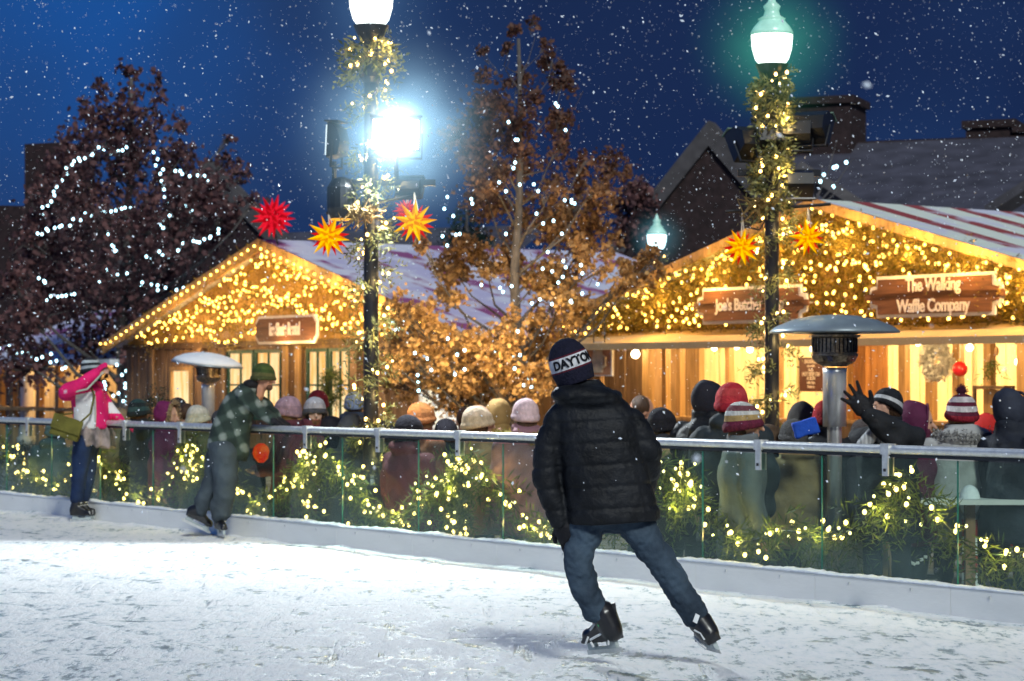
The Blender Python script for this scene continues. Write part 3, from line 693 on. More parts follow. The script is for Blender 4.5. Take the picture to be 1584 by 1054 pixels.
sign(K, 'shop_sign', 'brown notched wood sign reading Ice Skate Rental on the light-covered gable', 397, 492, 488, 532, -.55, ['Ice Skate Rental'], .34, fancy=False, k=.12, narrow=.60)
for px in (250, 335, 420, 462, 510, 600):
    lamp('hut_wall_fill_light', 'POINT', K.W(K.t(px, -.9), -.9, 2.15), 34, (1, .64, .26), .04)  # fill lamps added to brighten the hut wall

# ================================================================ FAR LEFT STALL
S = FAR
ta, tb_ = -1.5, S.t(195)
fs = thing('far_stall', 'low snow-roofed stall with orange-lit interior at the far left of the market', 'stall', S.W(tb_/2, 0, GZ))
zE = S.z(100, 566); zR = S.z(100, 470)
M('back_wall', boards(S, ta, tb_, GZ, zE, 1.6, .5), PINEL, fs)
M('roof', S.prism([(ta-.3, zE), (tb_+.3, zE-.0), (tb_+.3, zE+.14), (ta-.3, zE+.14)], -.6, 2.2), SNOW, fs)
M('roof_slope', (A3([S.W(ta-.2, -.3, zE+.16), S.W(tb_+.6, -.3, zE+.16), S.W(tb_+.6, 3.5, zR), S.W(ta-.2, 3.5, zR)]), [(0, 1, 2, 3)]), STRIPE2, fs)
for px in (2, 22, 62, 92, 150, 190):
    t = S.t(px); M('post', S.box(t-.11, t+.11, -.08, .08, GZ, zE), PINE, fs)
c0 = S.Wp(42, 600, .2); M('column', lathe(V3(c0[0], c0[1], GZ), [(.28, 0), (.28, .2), (.2, .25), (.18, 1.9), (.24, 2.0)], 16), WHITEP, fs, smooth=True)
M('counter', S.box(ta, tb_, -.2, .2, .75, .85), PINE, fs)
for px in (20, 100, 170): lamp('stall_lamp', 'POINT', S.Wp(px, 585, .8), 60, (1, .55, .2), .06)

# ================================================================ HOUSES BEHIND
B = Fr(*P(1100, 590, 72)[:2], (.93, -.368), (.368, .93))
def bt_(px, d=0): return B.t(px, d)
hs = thing('brick_house', 'dark brick house with stone-edged gable and tall square chimney behind the market hall', 'house', B.W(0, 0, GZ))
apx = B.t(1098); apz = B.z(1098, 226); lz = B.z(958, 405); lt = B.t(958); rt = apx+(apx-lt); 
M('gable_wall', B.prism([(lt, GZ), (rt, GZ), (rt, lz), (apx, apz), (lt, lz)], 0, .4), BRICKD, hs)
for a, b_ in (((lt-.3, lz-.3), (apx, apz)), ((apx, apz), (rt+.3, lz-.3))):
    M('coping', B.prism([(a[0], a[1]), (b_[0], b_[1]), (b_[0], b_[1]+.75), (a[0], a[1]+.75)], -.15, .6), STONE, hs)
M('roof', [B.prism([(apx, apz+.1), (rt, lz+.1), (rt, lz+.3), (apx, apz+.3)], .62, 14), B.prism([(lt, lz+.1), (apx, apz+.1), (apx, apz+.3), (lt, lz+.3)], .62, 14)], SLATE, hs)
B2 = Fr(*B.W(rt-2.5, 3, 0)[:2], B.u[:2], B.n[:2])
zt = B2.z(1315, 222, 7); ze = B2.z(1400, 345, 0); t_e = B2.t(1720, 0)
M('main_wall', B2.box(0, t_e, 0, .3, GZ, ze), BRICKD, hs)
M('main_roof', (A3([B2.W(-1, -.3, ze), B2.W(t_e, -.3, ze), B2.W(t_e, 7, zt), B2.W(-1, 7, zt)]), [(0, 1, 2, 3)]), SLATE, hs)
M('ridge_wall', B2.box(-1, t_e, 7, 7.6, zt-1.4, zt+.05), BRICKD, hs)
def chim(fr, pa, pb, py, d, z0, dep=2.2, pots=2):
    a, b_ = fr.t(pa, d), fr.t(pb, d); z1 = fr.z((pa+pb)/2, py, d)
    ch = M('chimney', fr.box(a, b_, d, d+dep, z0, z1-.25), BRICKD, hs)
    M('chimney_cap', fr.box(a-.12, b_+.12, d-.12, d+dep+.12, z1-.25, z1), BRICKD, ch)
chim(B2, 1204, 1316, 150, 6, lz); chim(B2, 1136, 1202, 200, 7, lz)
chim(B2, 1494, 1566, 186, 7.7, zt-1); chim(B2, 1572, 1640, 192, 7.7, zt-1)
for (x0, y0, x1, y1) in ((1232, 262, 1345, 335), (1530, 332, 1640, 262)):
    pa = B.W(bt_(x0, -1.5), -1.5, B.z(x0, y0, -1.5)); pb = B.W(bt_(x1, -1.5), -1.5, B.z(x1, y1, -1.5))
    M('dormer_coping', tube([pa, pb], .28, 4), STONE, hs)
B3 = Fr(*P(330, 590, 84)[:2], (.90, -.436), (.436, .90))
h2 = thing('dark_house', 'dark house with grey stone-edged gable behind the skate rental hut', 'house', B3.W(0, 0, GZ))
apx = B3.t(322); apz = B3.z(322, 275); rt = B3.t(470); rz = B3.z(470, 430); lt = apx-(rt-apx)
M('gable_wall', B3.prism([(lt, GZ), (rt, GZ), (rt, rz), (apx, apz), (lt, rz)], 0, .4), BRICKD, h2)
for a, b_ in (((lt-.3, rz-.3), (apx, apz)), ((apx, apz), (rt+.3, rz-.3))):
    M('coping', B3.prism([(a[0], a[1]), (b_[0], b_[1]), (b_[0], b_[1]+.6), (a[0], a[1]+.6)], -.15, .6), STONE, h2)
t1_ = B3.t(760, 4); z1 = B3.z(600, 355, 9)
M('main_wall', B3.box(rt-3, t1_, 4, 4.3, GZ, rz), BRICKD, h2)
M('roof', (A3([B3.W(rt-6, 3.7, rz), B3.W(t1_, 3.7, rz), B3.W(t1_, 9, z1), B3.W(rt-8, 9, z1)]), [(0, 1, 2, 3)]), SLATE, h2)
M('chimney', B3.box(B3.t(38, 3), B3.t(98, 3), 3, 5, rz-3, B3.z(60, 222, 3)), BRICKD, h2)
M('side_wing', B3.prism([(B3.t(-60, 2), GZ), (lt+1, GZ), (lt+1, B3.z(120, 330, 2)), (B3.t(0, 2), B3.z(0, 318, 2)), (B3.t(-60, 2), B3.z(-60, 340, 2))], 2, 8), BRICKD, h2)

# ================================================================ TREES
def tree(name, label, cat, base, clumps, D, dep, leafm, nleaf, lsize, trunk_r, bark, seed, trunk_top, sub=5, power=1.0):
    r = np.random.default_rng(seed); base = A3(base, float)
    root = thing(name, label, cat, base)
    cs = [(P(x, y, D+dep*(r.random()*2-1)), rr*D/F) for x, y, rr in clumps]
    tt_ = P(trunk_top[0], trunk_top[1], D)
    n = 9; tp = [base+(tt_-base)*(i/(n-1))+r.normal(size=3)*V3(.05, .05, 0)*(i > 0)*(1 if i < n-1 else 0) for i in range(n)]
    M('trunk', tube(tp, [trunk_r*(1-.85*i/(n-1))+.01 for i in range(n)], 10), bark, root, smooth=True)
    for c, rr in cs:
        zt_ = max(base[2]+.8, c[2]-np.hypot(c[0]-base[0], c[1]-base[1])*.8-.3); f = np.clip((zt_-base[2])/(tt_[2]-base[2]), .08, .95)
        s_ = base+(tt_-base)*f; mid = (s_*.5+c*.5)+r.normal(size=3)*.12+V3(0, 0, -.1)
        rad = trunk_r*(1-.85*f)*.42
        pt = [s_, s_*.65+mid*.35, mid, mid*.45+c*.55+r.normal(size=3)*.05, c]
        bs = [tube(pt, [rad, rad*.8, rad*.6, rad*.4, rad*.2], 6)]
        for k in range(5):
            e = c+r.normal(size=3)*rr*.7; bs.append(tube([mid*.3+c*.7, (c+e)/2+r.normal(size=3)*.03, e], [rad*.3, rad*.2, .004], 4))
        M('limb', bs, bark, root)
    tot = sum(rr**2 for _, rr in cs); Q = []
    ang = A3([0, .55, .9, 1.5, 2.0, 2.6, PI, -2.6, -2.0, -1.5, -.9, -.55]); rad_ = A3([1, .62, .8, .42, .62, .3, .45, .3, .62, .42, .8, .62])
    for c, rr in cs:
        nn = int(nleaf*rr**2/tot*(.7+.6*r.random())); ns_ = max(3, int(sub*(1+rr*3)))
        sc_ = c+r.normal(size=(ns_, 3))*rr*(.66 if D < 50 else .48)
        k = r.integers(0, ns_, nn); p = sc_[k]+r.normal(size=(nn, 3))*rr*.26*(.5+r.random((nn, 1)))
        a = nrm(r.normal(size=(nn, 3))+V3(0, 0, -.5)); b_ = nrm(np.cross(a, r.normal(size=(nn, 3)))); sz = lsize*(.6+.8*r.random((nn, 1, 1)))
        q = p[:, None]+sz*rad_[None, :, None]*(np.cos(ang)[None, :, None]*a[:, None]+np.sin(ang)[None, :, None]*b_[:, None]*.8)
        Q.append(q)
    M('crown', quads(np.concatenate(Q)), leafm, root)
    return root, cs
OAKL = mat('dry_oak_leaves', (.24, .13, .055), .6, var=.2, island=True, col2=(.72, .46, .18), transl=.4)
OAKR = mat('dark_russet_leaves', (.07, .038, .045), .7, island=True, col2=(.24, .115, .11), transl=.35)
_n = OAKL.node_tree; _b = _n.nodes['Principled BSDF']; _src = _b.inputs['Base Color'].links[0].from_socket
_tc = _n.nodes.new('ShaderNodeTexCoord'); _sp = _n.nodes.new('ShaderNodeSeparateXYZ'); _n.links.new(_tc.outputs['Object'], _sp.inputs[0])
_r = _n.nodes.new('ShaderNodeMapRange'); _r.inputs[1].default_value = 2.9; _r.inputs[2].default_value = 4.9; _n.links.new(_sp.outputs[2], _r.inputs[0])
_m = _n.nodes.new('ShaderNodeMix'); _m.data_type = 'RGBA'; _m.blend_type = 'MULTIPLY'; _m.inputs[7].default_value = (.30, .26, .50, 1)  # upper crown painted dimmer and purple, where the warm light fades
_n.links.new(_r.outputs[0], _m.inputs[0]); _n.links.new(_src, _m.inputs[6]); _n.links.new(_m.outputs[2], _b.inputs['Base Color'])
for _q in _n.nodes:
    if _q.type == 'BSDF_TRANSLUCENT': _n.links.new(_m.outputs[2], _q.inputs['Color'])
BARK = mat('grey_bark', (.10, .09, .085), .85, var=.4, scale=8, stretch=(3, 3, 1), bump=.4, bscale=20)
lt_c = [(200, 108, 16), (205, 140, 16), (150, 132, 12), (240, 130, 12), (242, 155, 12), (128, 155, 8), (135, 180, 12), (195, 175, 34), (160, 200, 40), (232, 195, 28), (278, 192, 14), (290, 232, 16), (357, 212, 9), (350, 248, 20), (368, 272, 18), (130, 235, 45), (200, 250, 55), (268, 270, 45), (85, 290, 42), (322, 300, 40), (395, 310, 12), (150, 330, 62), (60, 370, 42), (240, 345, 58), (350, 335, 30), (95, 430, 52), (175, 430, 58), (255, 410, 48), (320, 370, 34), (45, 490, 40), (125, 520, 50), (20, 560, 34), (185, 510, 40), (60, 560, 30), (230, 470, 28), (215, 560, 26), (150, 590, 22), (20, 440, 26)]
t1r, t1c = tree('bare_leaf_tree', 'tall dark russet tree strung with cool white lights behind the pink-jacketed skater', 'tree', (P(190, 590, 60)[0], 60, GZ), lt_c, 60, 1.6, OAKR, 12000, .115, .20, BARK, 5, (203, 120), 7)
oc = [(822, 38, 9), (795, 42, 9), (845, 70, 9), (745, 80, 8), (785, 75, 9), (870, 125, 20), (855, 95, 15), (800, 130, 18), (745, 170, 30), (788, 200, 34), (868, 185, 28), (720, 225, 24), (765, 250, 34), (812, 262, 16), (745, 290, 34), (700, 215, 12), (862, 228, 14), (905, 250, 14), (930, 280, 28), (900, 310, 32), (850, 300, 22), (880, 345, 34), (920, 350, 30), (810, 335, 34), (735, 395, 32), (700, 415, 24), (780, 405, 34), (830, 425, 30), (880, 425, 32), (925, 415, 26), (960, 440, 22), (990, 420, 22), (1010, 400, 16), (690, 455, 18), (860, 470, 24), (640, 495, 24), (680, 515, 30), (720, 545, 34), (640, 560, 34), (760, 515, 30), (690, 590, 34), (765, 575, 36), (820, 530, 28), (812, 590, 26), (610, 530, 24), (610, 590, 18), (880, 500, 22), (655, 380, 14), (740, 610, 22), (830, 490, 22), (900, 480, 22), (615, 475, 14), (620, 565, 30), (670, 560, 34), (700, 590, 34), (730, 570, 34), (650, 520, 26), (600, 560, 22), (775, 545, 28), (790, 590, 26), (840, 560, 24)]
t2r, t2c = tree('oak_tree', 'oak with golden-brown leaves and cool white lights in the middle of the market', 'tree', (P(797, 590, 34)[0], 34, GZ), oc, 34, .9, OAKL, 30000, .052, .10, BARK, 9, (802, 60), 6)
t3r, _ = tree('small_leafy_tree', 'round dark brown-leaved treetop left of the brick house gable', 'tree', (P(985, 590, 66)[0], 66, GZ), [(985, 290, 24), (978, 320, 26), (1000, 330, 16), (975, 360, 24)], 66, .6, OAKR, 1800, .12, .14, BARK, 12, (985, 330), 5)
CON = mat('dark_conifer_needles', (.012, .03, .022), .7, island=True, var=.6, transl=.2)
cx = P(722, 590, 62); ct = thing('conifer', 'dark conifer behind the oak left side', 'tree', (cx[0], 62, GZ)); r3 = np.random.default_rng(2)
M('trunk', tube([cx*A3([1, 1, 0])+V3(0, 0, GZ), cx*A3([1, 1, 0])+V3(0, 0, 6)], [.15, .03], 8), BARK, ct)
hh = r3.random(900)**.6; zz = 6.2-hh*4.6; ra = hh*1.7*r3.random(900)**.4; th = r3.random(900)*2*PI
c = np.stack([cx[0]+ra*np.cos(th), 62+ra*np.sin(th), zz], 1); M('crown', sprigs(c, np.stack([np.cos(th), np.sin(th), -.3+0*th], 1), .5, 9, .22, .03, r3), CON, ct)
def poly_lights(name, label, parent_tree_D, segs, me, n_per_px=.12, jit=.12, seed=1, extra=None):
    r = np.random.default_rng(seed); pts = []
    for seg in segs:
        for (x0, y0), (x1, y1) in zip(seg[:-1], seg[1:]):
            L_ = math.hypot(x1-x0, y1-y0); k = max(1, int(L_*n_per_px))
            for i in range(k):
                f = (i+r.random()*.6)/k; pts.append(P(x0+(x1-x0)*f, y0+(y1-y0)*f, parent_tree_D-1.2+r.normal()*.3)+r.normal(size=3)*jit*.4)
    if extra is not None:
        for x, y, s_ in extra: pts += [P(x+r.normal()*s_, y+r.normal()*s_, parent_tree_D-.8+r.normal()*.5) for _ in range(5)]
    root = thing(name, label, 'string lights', pts[0]); bulbs(root, pts, me, 100); return root
poly_lights('tree_lights', 'cool white string lights looped through the dark russet tree', 60,
    [[(60, 330), (95, 285), (110, 250), (150, 232), (200, 235)], [(235, 240), (250, 265), (255, 300), (258, 345)], [(270, 268), (320, 275), (335, 290)],
     [(55, 365), (110, 345), (170, 325), (210, 320)], [(165, 360), (180, 385), (200, 395)], [(225, 395), (270, 395), (275, 380), (310, 375), (345, 350)], [(285, 320), (305, 330), (300, 318)],
     [(60, 430), (80, 440)], [(150, 440), (160, 425), (200, 420)], [(218, 435), (250, 447), (270, 450), (310, 435)], [(70, 465), (95, 460), (125, 455)],
     [(0, 530), (30, 545), (60, 555), (85, 550)], [(160, 590), (165, 605), (195, 620), (190, 560)], [(75, 560), (110, 565)], [(250, 345), (250, 372)]], BC, .14, seed=4)
poly_lights('tree_lights', 'cool white lights scattered among the golden oak leaves', 34,
    [[(700, 310), (735, 312), (760, 290), (800, 285), (850, 300)], [(690, 325), (670, 335)], [(780, 178), (800, 200), (790, 270)], [(860, 145), (870, 205)], [(820, 330), (870, 350), (880, 340)], [(790, 355), (820, 360)], [(850, 395), (905, 420), (930, 455)], [(745, 440), (810, 460), (860, 470), (910, 460)]],
    bulb_mesh('bulb_cool_small', .019, emit('cool_bulb_glass', (0, 0, 0), 0)), .06, seed=6, extra=[(875, 310, 9), (720, 540, 20), (810, 615, 20), (690, 570, 25), (780, 560, 25), (860, 420, 15), (650, 600, 18), (700, 360, 12), (620, 520, 16)])
for x_, y_, D_, w_ in ((625, 560, 32, 75), (700, 520, 31.5, 95), (770, 560, 32, 80), (850, 490, 31.8, 60), (690, 440, 32, 45), (900, 350, 32, 26), (930, 420, 32, 24), (720, 470, 31.8, 30)): lamp('oak_fill_light', 'POINT', P(x_, y_, D_), w_, (1, .66, .28), .03)  # warm fill lamps added to gild the oak; its own strings are cool
br = thing('bare_sapling', 'bare sapling with blue-white lights above the market hall roof', 'tree', P(1250, 400, 47)*A3([1, 1, 0])+V3(0, 0, GZ))
b0_ = P(1252, 330, 47); tips = [P(1320, 245, 47), P(1275, 262, 47), P(1250, 290, 47), P(1305, 285, 47), P(1225, 250, 47), P(1295, 215, 47)]
M('trunk', tube([V3(b0_[0], b0_[1], GZ), b0_], [.09, .04], 7), BARK, br)
for tpt in tips: M('limb', tube([b0_, (b0_+tpt)/2+V3(.08, 0, .02), tpt], [.03, .015, .004], 5), BARK, br)
poly_lights('sapling_lights', 'short blue-white light string on the bare sapling above the striped roof', 48.2, [[(1252, 288), (1283, 268), (1318, 243)], [(1258, 272), (1270, 270)], [(1287, 288), (1300, 272)]], BC, .09, seed=9)
# ================================================================ LAMP POSTS
def halo(name, label, c, R, col, k, m_name, p=3.0):  # self-lit ball that paints a glow around a lamp
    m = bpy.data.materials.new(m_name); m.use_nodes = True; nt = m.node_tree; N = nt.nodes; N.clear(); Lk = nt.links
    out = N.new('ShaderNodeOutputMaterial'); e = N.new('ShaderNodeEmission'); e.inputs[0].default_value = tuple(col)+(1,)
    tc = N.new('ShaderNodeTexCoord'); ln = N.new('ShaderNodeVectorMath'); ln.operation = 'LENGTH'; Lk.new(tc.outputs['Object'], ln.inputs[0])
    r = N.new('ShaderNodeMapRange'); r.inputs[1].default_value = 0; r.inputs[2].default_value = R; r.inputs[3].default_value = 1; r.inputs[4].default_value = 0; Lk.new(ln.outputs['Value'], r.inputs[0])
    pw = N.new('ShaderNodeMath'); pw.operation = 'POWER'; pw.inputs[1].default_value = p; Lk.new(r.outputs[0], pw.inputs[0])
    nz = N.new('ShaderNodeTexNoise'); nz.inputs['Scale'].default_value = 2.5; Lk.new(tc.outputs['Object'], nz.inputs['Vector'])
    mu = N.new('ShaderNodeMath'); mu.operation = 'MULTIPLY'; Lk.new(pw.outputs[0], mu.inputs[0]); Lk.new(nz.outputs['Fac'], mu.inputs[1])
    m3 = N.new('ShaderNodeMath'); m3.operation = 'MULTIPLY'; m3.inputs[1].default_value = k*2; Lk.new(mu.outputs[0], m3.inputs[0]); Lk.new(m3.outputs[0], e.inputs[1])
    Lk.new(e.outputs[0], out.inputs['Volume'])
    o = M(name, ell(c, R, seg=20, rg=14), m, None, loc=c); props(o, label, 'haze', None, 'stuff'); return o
def floodlight(name, parent, c, face, w_, h_, dep, lit=None, top_m=None):
    f = nrm(face); x = nrm(np.cross(V3(0, 0, 1), f)); y = np.cross(f, x); c = A3(c, float)
    prof = [(-dep, -.8*h_), (-dep*1.15, 0), (-dep*.8, .75*h_), (-dep*.25, h_), (0, h_), (0, -h_)]
    n = len(prof); V = A3([c+x*s*w_+f*a+y*b_ for s in (-1, 1) for a, b_ in prof])
    o = M(name, (V, [tuple(range(n)), tuple(range(n, 2*n))[::-1]]+[(i, i+n, (i+1) % n+n, (i+1) % n) for i in range(n)]), BLACKM, parent)
    M('hood', obox(c-f*.04+y*(h_+.012), x*(w_+.01), f*(.07), y*.008), top_m or BLACKM, o)
    M('lens', obox(c+f*.012, x*w_*.9, f*.006, y*h_*.85), lit or mat('dark_lens_glass', (.03, .04, .05), .1, spec=.8), o)
    M('yoke', tube([c+x*w_*1.1-f*dep*.5, c+x*w_*1.1-f*dep*.5-y*h_*1.5, c-x*w_*1.1-f*dep*.5-y*h_*1.5, c-x*w_*1.1-f*dep*.5], .014, 5), BLACKM, o)
    return o
def lamp_post(name, label, px, py_bot, D, dia, globe, hb, group, r=.075):
    b = P(px, py_bot, D); base = V3(b[0], D, GZ); zb = b[2]
    root = thing(name, label, 'street lamp', base, group)
    M('post', lathe(base, [(.24, 0), (.24, .12), (.17, .2), (.15, .75), (.11, .85), (r*1.15, 1.0), (r, 1.2), (r*.9, zb-GZ-.55), (r*1.5, zb-GZ-.5), (r*.9, zb-GZ-.42), (r*1.0, zb-GZ-.2), (dia*.32, zb-GZ-.08), (dia*.40, zb-GZ)], 20), BLACKM, root, smooth=False)
    k = dia/2
    M('globe', lathe(V3(b[0], D, zb), [(k*.60, 0), (k*.80, .10*hb), (k*.95, .3*hb), (k, .55*hb)], 24), globe, root, smooth=True)
    M('globe_cap', lathe(V3(b[0], D, zb), [(k*1.0, .552*hb), (k*1.02, .60*hb), (k*.88, .70*hb), (k*.66, .80*hb), (k*.60, .84*hb), (k*.66, .86*hb), (k*.4, .92*hb), (k*.34, 1.02*hb), (k*.42, 1.1*hb), (k*.2, 1.18*hb), (k*.14, 1.28*hb), (.002, 1.36*hb)], 24),
      mat('translucent_globe_cap', (.45, .62, .56), .3, emis=(.25, .75, .55), estr=.30, spec=.6), root, smooth=True)
    return root, base, zb
GLB = emit('lit_white_globe', (.92, 1, .95), 3.2)
GLB2 = emit('lit_white_globe_green', (.82, 1, .88), 3.4)
l1, b1, z1 = lamp_post('lamp_post', 'left black lamp post with white globe, floodlights and lit garland', 574, 40, 23, .43, GLB, .56, 'garlanded street lamps')
l2, b2, z2 = lamp_post('lamp_post', 'right black lamp post with greenish globe and dark floodlight boxes', 1194, 100, 24, .42, GLB2, .53, 'garlanded street lamps')
l3, b3, z3 = lamp_post('lamp_post', 'small distant street lamp beside the oak in front of the brick house', 1016, 386, 51, .42, emit('lit_distant_globe', (.6, .92, 1), 3.2), .56, 'garlanded street lamps')
def pole_garland(label, base, z0, z1, turns, seed, n, nb, rad=.11, n_side=0, sz=.17):
    r = np.random.default_rng(seed); s = r.random(n); z = z0+(z1-z0)*s; a = s*turns*2*PI+r.normal(size=n)*.5
    c = np.stack([base[0]+np.cos(a)*rad, base[1]+np.sin(a)*rad, z], 1)+r.normal(size=(n, 3))*.02
    root = thing('pole_garland', label, 'garland', (base[0], base[1], z0), 'evergreen garlands spiralled round the lamp posts')
    M('greenery', sprigs(c, np.stack([np.cos(a), np.sin(a), -.5+r.normal(size=n)*.7], 1), sz, 9, .085, .008, r, .9), mat('pole_cedar_painted_glow', (.07, .10, .035), .6, island=True, var=.5, col2=(.42, .42, .17), transl=.3), root)  # light of the bulbs painted in as a paler yellow-green
    s = (np.arange(nb)+.5)/nb; z = z0+(z1-z0)*s; a = s*turns*2*PI+r.normal(size=nb)*.4
    bulbs(root, np.stack([base[0]+np.cos(a)*rad*1.35, base[1]+np.sin(a)*rad*1.35, z], 1)+r.normal(size=(nb, 3))*.03, BWs if False else BW)
    for zz in np.arange(z0+.4, z1, .55): lamp('pole_string_light', 'POINT', (base[0]+.12, base[1]-.2, zz), 4, (1, .68, .25), .017)
    return root
pole_garland('lit garland spiralling down the left lamp post beside the bright floodlight', b1, -.1, z1-.1, 11, 41, 420, 90)
pole_garland('dense lit garland spiralling down the right lamp post with big leafy sprays', b2, -.1, z2-.05, 12, 42, 420, 90)
pole_garland('short lit garland on the small distant street lamp', b3, z3-1.4, z3-.1, 3, 43, 60, 14, .12)
# extra thick top part, right post
r3 = np.random.default_rng(50); n = 210; z = z2-.08-1.35*r3.random(n); a = r3.random(n)*2*PI
big = thing('foliage_wrap', 'thick pale-green leafy wrap glowing just under the right lamp globe', 'garland', (b2[0], b2[1], z2-1.4))
c = np.stack([b2[0]+np.cos(a)*.10, b2[1]+np.sin(a)*.10, z], 1); M('greenery', sprigs(c, np.stack([np.cos(a), np.sin(a), -.9+0*a], 1), .16, 8, .10, .014, r3), mat('pole_cedar_painted_glow', (0, 0, 0)), big)
k = 30; a = r3.random(k)*2*PI; bulbs(big, np.stack([b2[0]+np.cos(a)*.17, b2[1]+np.sin(a)*.17, z2-.1-1.3*r3.random(k)], 1), BW)
n = 60; z = z1-.1-.35*r3.random(n); a = r3.random(n)*2*PI
big = thing('foliage_wrap', 'small drooping leafy wrap glowing just under the left lamp globe', 'garland', (b1[0], b1[1], z1-.5))
c = np.stack([b1[0]+np.cos(a)*.13, b1[1]+np.sin(a)*.13, z], 1); M('greenery', sprigs(c, np.stack([np.cos(a), np.sin(a), -.5+0*a], 1), .22, 8, .11, .014, r3), mat('pole_cedar_painted_glow', (0, 0, 0)), big)
k = 12; a = r3.random(k)*2*PI; bulbs(big, np.stack([b1[0]+np.cos(a)*.2, b1[1]+np.sin(a)*.2, z1-.12-.35*r3.random(k)], 1), BW)
# floodlights
BR = emit('burning_floodlight_lens', (.85, .97, 1), 40)
fc = P(612, 208, 22.8)
floodlight('floodlight', l1, fc, (.15, -1, -.22), .24, .16, .16, BR)
M('crossarm', [obox(V3(b1[0]+.12, 23, P(0, 283, 23)[2]), (.50, 0, 0), (0, .03, 0), (0, 0, .03)), tube([fc+V3(0, .1, -.2), V3(fc[0], 23, P(0, 283, 23)[2])], .025, 6), tube([P(517, 250, 23), P(517, 285, 23)], .025, 6)], BLACKM, l1)
floodlight('floodlight', l1, P(513, 218, 23), (-1, .35, .05), .12, .17, .12, emit('edge_lit_lens', (.8, .95, 1), 1.2))
floodlight('floodlight', l1, P(638, 296, 23.1), (.3, 1, -.6), .12, .09, .15)
cc = P(528, 300, 22.95); M('spot_can', lathe(cc+V3(0, 0, -.14), [(.115, -.10), (.14, 0), (.14, .2), (.09, .28), (.03, .3)], 16), BLACKM, l1)
M('spot_lens', lathe(cc+V3(0, 0, -.14), [(.10, -.115), (.105, -.102)], 16), emit('amber_spot_lens', (1, .45, .05), 1.4), l1)
CAPG = mat('hood_metal_painted_green_light', (.12, .19, .15), .5, var=.3, scale=10, bump=.4)  # green light from the lamp globe is painted into the hood colour
for (x, y, w_, fx) in ((1150, 232, .17, -.5), (1186, 228, .16, -.2), (1232, 218, .16, .2), (1262, 208, .17, .5)):
    floodlight('floodlight', l2, P(x, y, 24.15), (fx, 1, -.75), w_, .17, .26, None, CAPG)
for (x, y, w_) in ((1235, 296, .13),):
    floodlight('floodlight', l2, P(x, y, 24.05), (0, 1, -.9), w_, .15, .22, None)
M('crossarm', [obox(P(1205, 268, 24.1), (.42, 0, 0), (0, .03, 0), (0, 0, .035))], BLACKM, l2)
M('star_arm', [tube([P(1122, 328, 24), P(1285, 316, 24)], .018, 6), tube([P(1150, 350, 24), P(1175, 356, 24), P(1187, 335, 24)], .01, 5)], BLACKM, l2)
M('star_arm', [tube([P(505, 330, 23), P(650, 300, 23)], .016, 6)], BLACKM, l1)
# ribbons of dried grass tied where the arm meets the post
for lab, cpt in (('gold dried-grass bow tied to the right lamp post arm', P(1180, 318, 23.85)), ('gold dried-grass bow tied to the left lamp post below the spot can', P(560, 330, 22.8))):
    bw = thing('grass_bow', lab, 'ornament', cpt); r3 = np.random.default_rng(3)
    M('grass', [tube([cpt+r3.normal(size=3)*.03, cpt+r3.normal(size=3)*V3(.10, .06, .03)+V3(0, 0, .05), cpt+r3.normal(size=3)*V3(.11, .06, .04)+V3(0, 0, -.08)], .007, 4) for _ in range(40)], mat('dried_gold_grass', (.22, .14, .045), .7, var=.3), bw)
lamp('floodlight_beam', 'SPOT', fc+V3(.01, -.05, -.01), 1900, (.90, .98, 1), .10, target=(-1.2, 12.5, 0))
bpy.data.objects['floodlight_beam'].data.spot_size = math.radians(172); bpy.data.objects['floodlight_beam'].data.spot_blend = .25
lamp('globe_light', 'POINT', V3(b1[0], 23, z1+.2), 45, (.9, 1, .93), .15)
lamp('globe_light', 'POINT', V3(b2[0], 24, z2+.2), 45, (.8, 1, .85), .15)
halo('painted_glow', 'bright blue-white painted glow of snowy air around the burning floodlight', fc, 1.55, (.45, .78, 1.0), 4.2, 'glow_of_floodlight', 5.0)
halo('painted_glow', 'green painted glow of snowy air around the right lamp globe', V3(b2[0], 24, z2+.2), 1.0, (.10, .75, .42), .60, 'glow_of_globe', 2.6)
halo('painted_glow', 'faint blue painted glow of snowy air around the left lamp globe', V3(b1[0], 23, z1+.2), .9, (.25, .55, .9), .25, 'glow_of_left_globe', 2.6)
halo('painted_glow', 'small cyan painted glow around the distant street lamp globe', V3(b3[0], 51, z3+.25), .8, (.2, .7, .9), .5, 'glow_of_far_globe', 2.4)

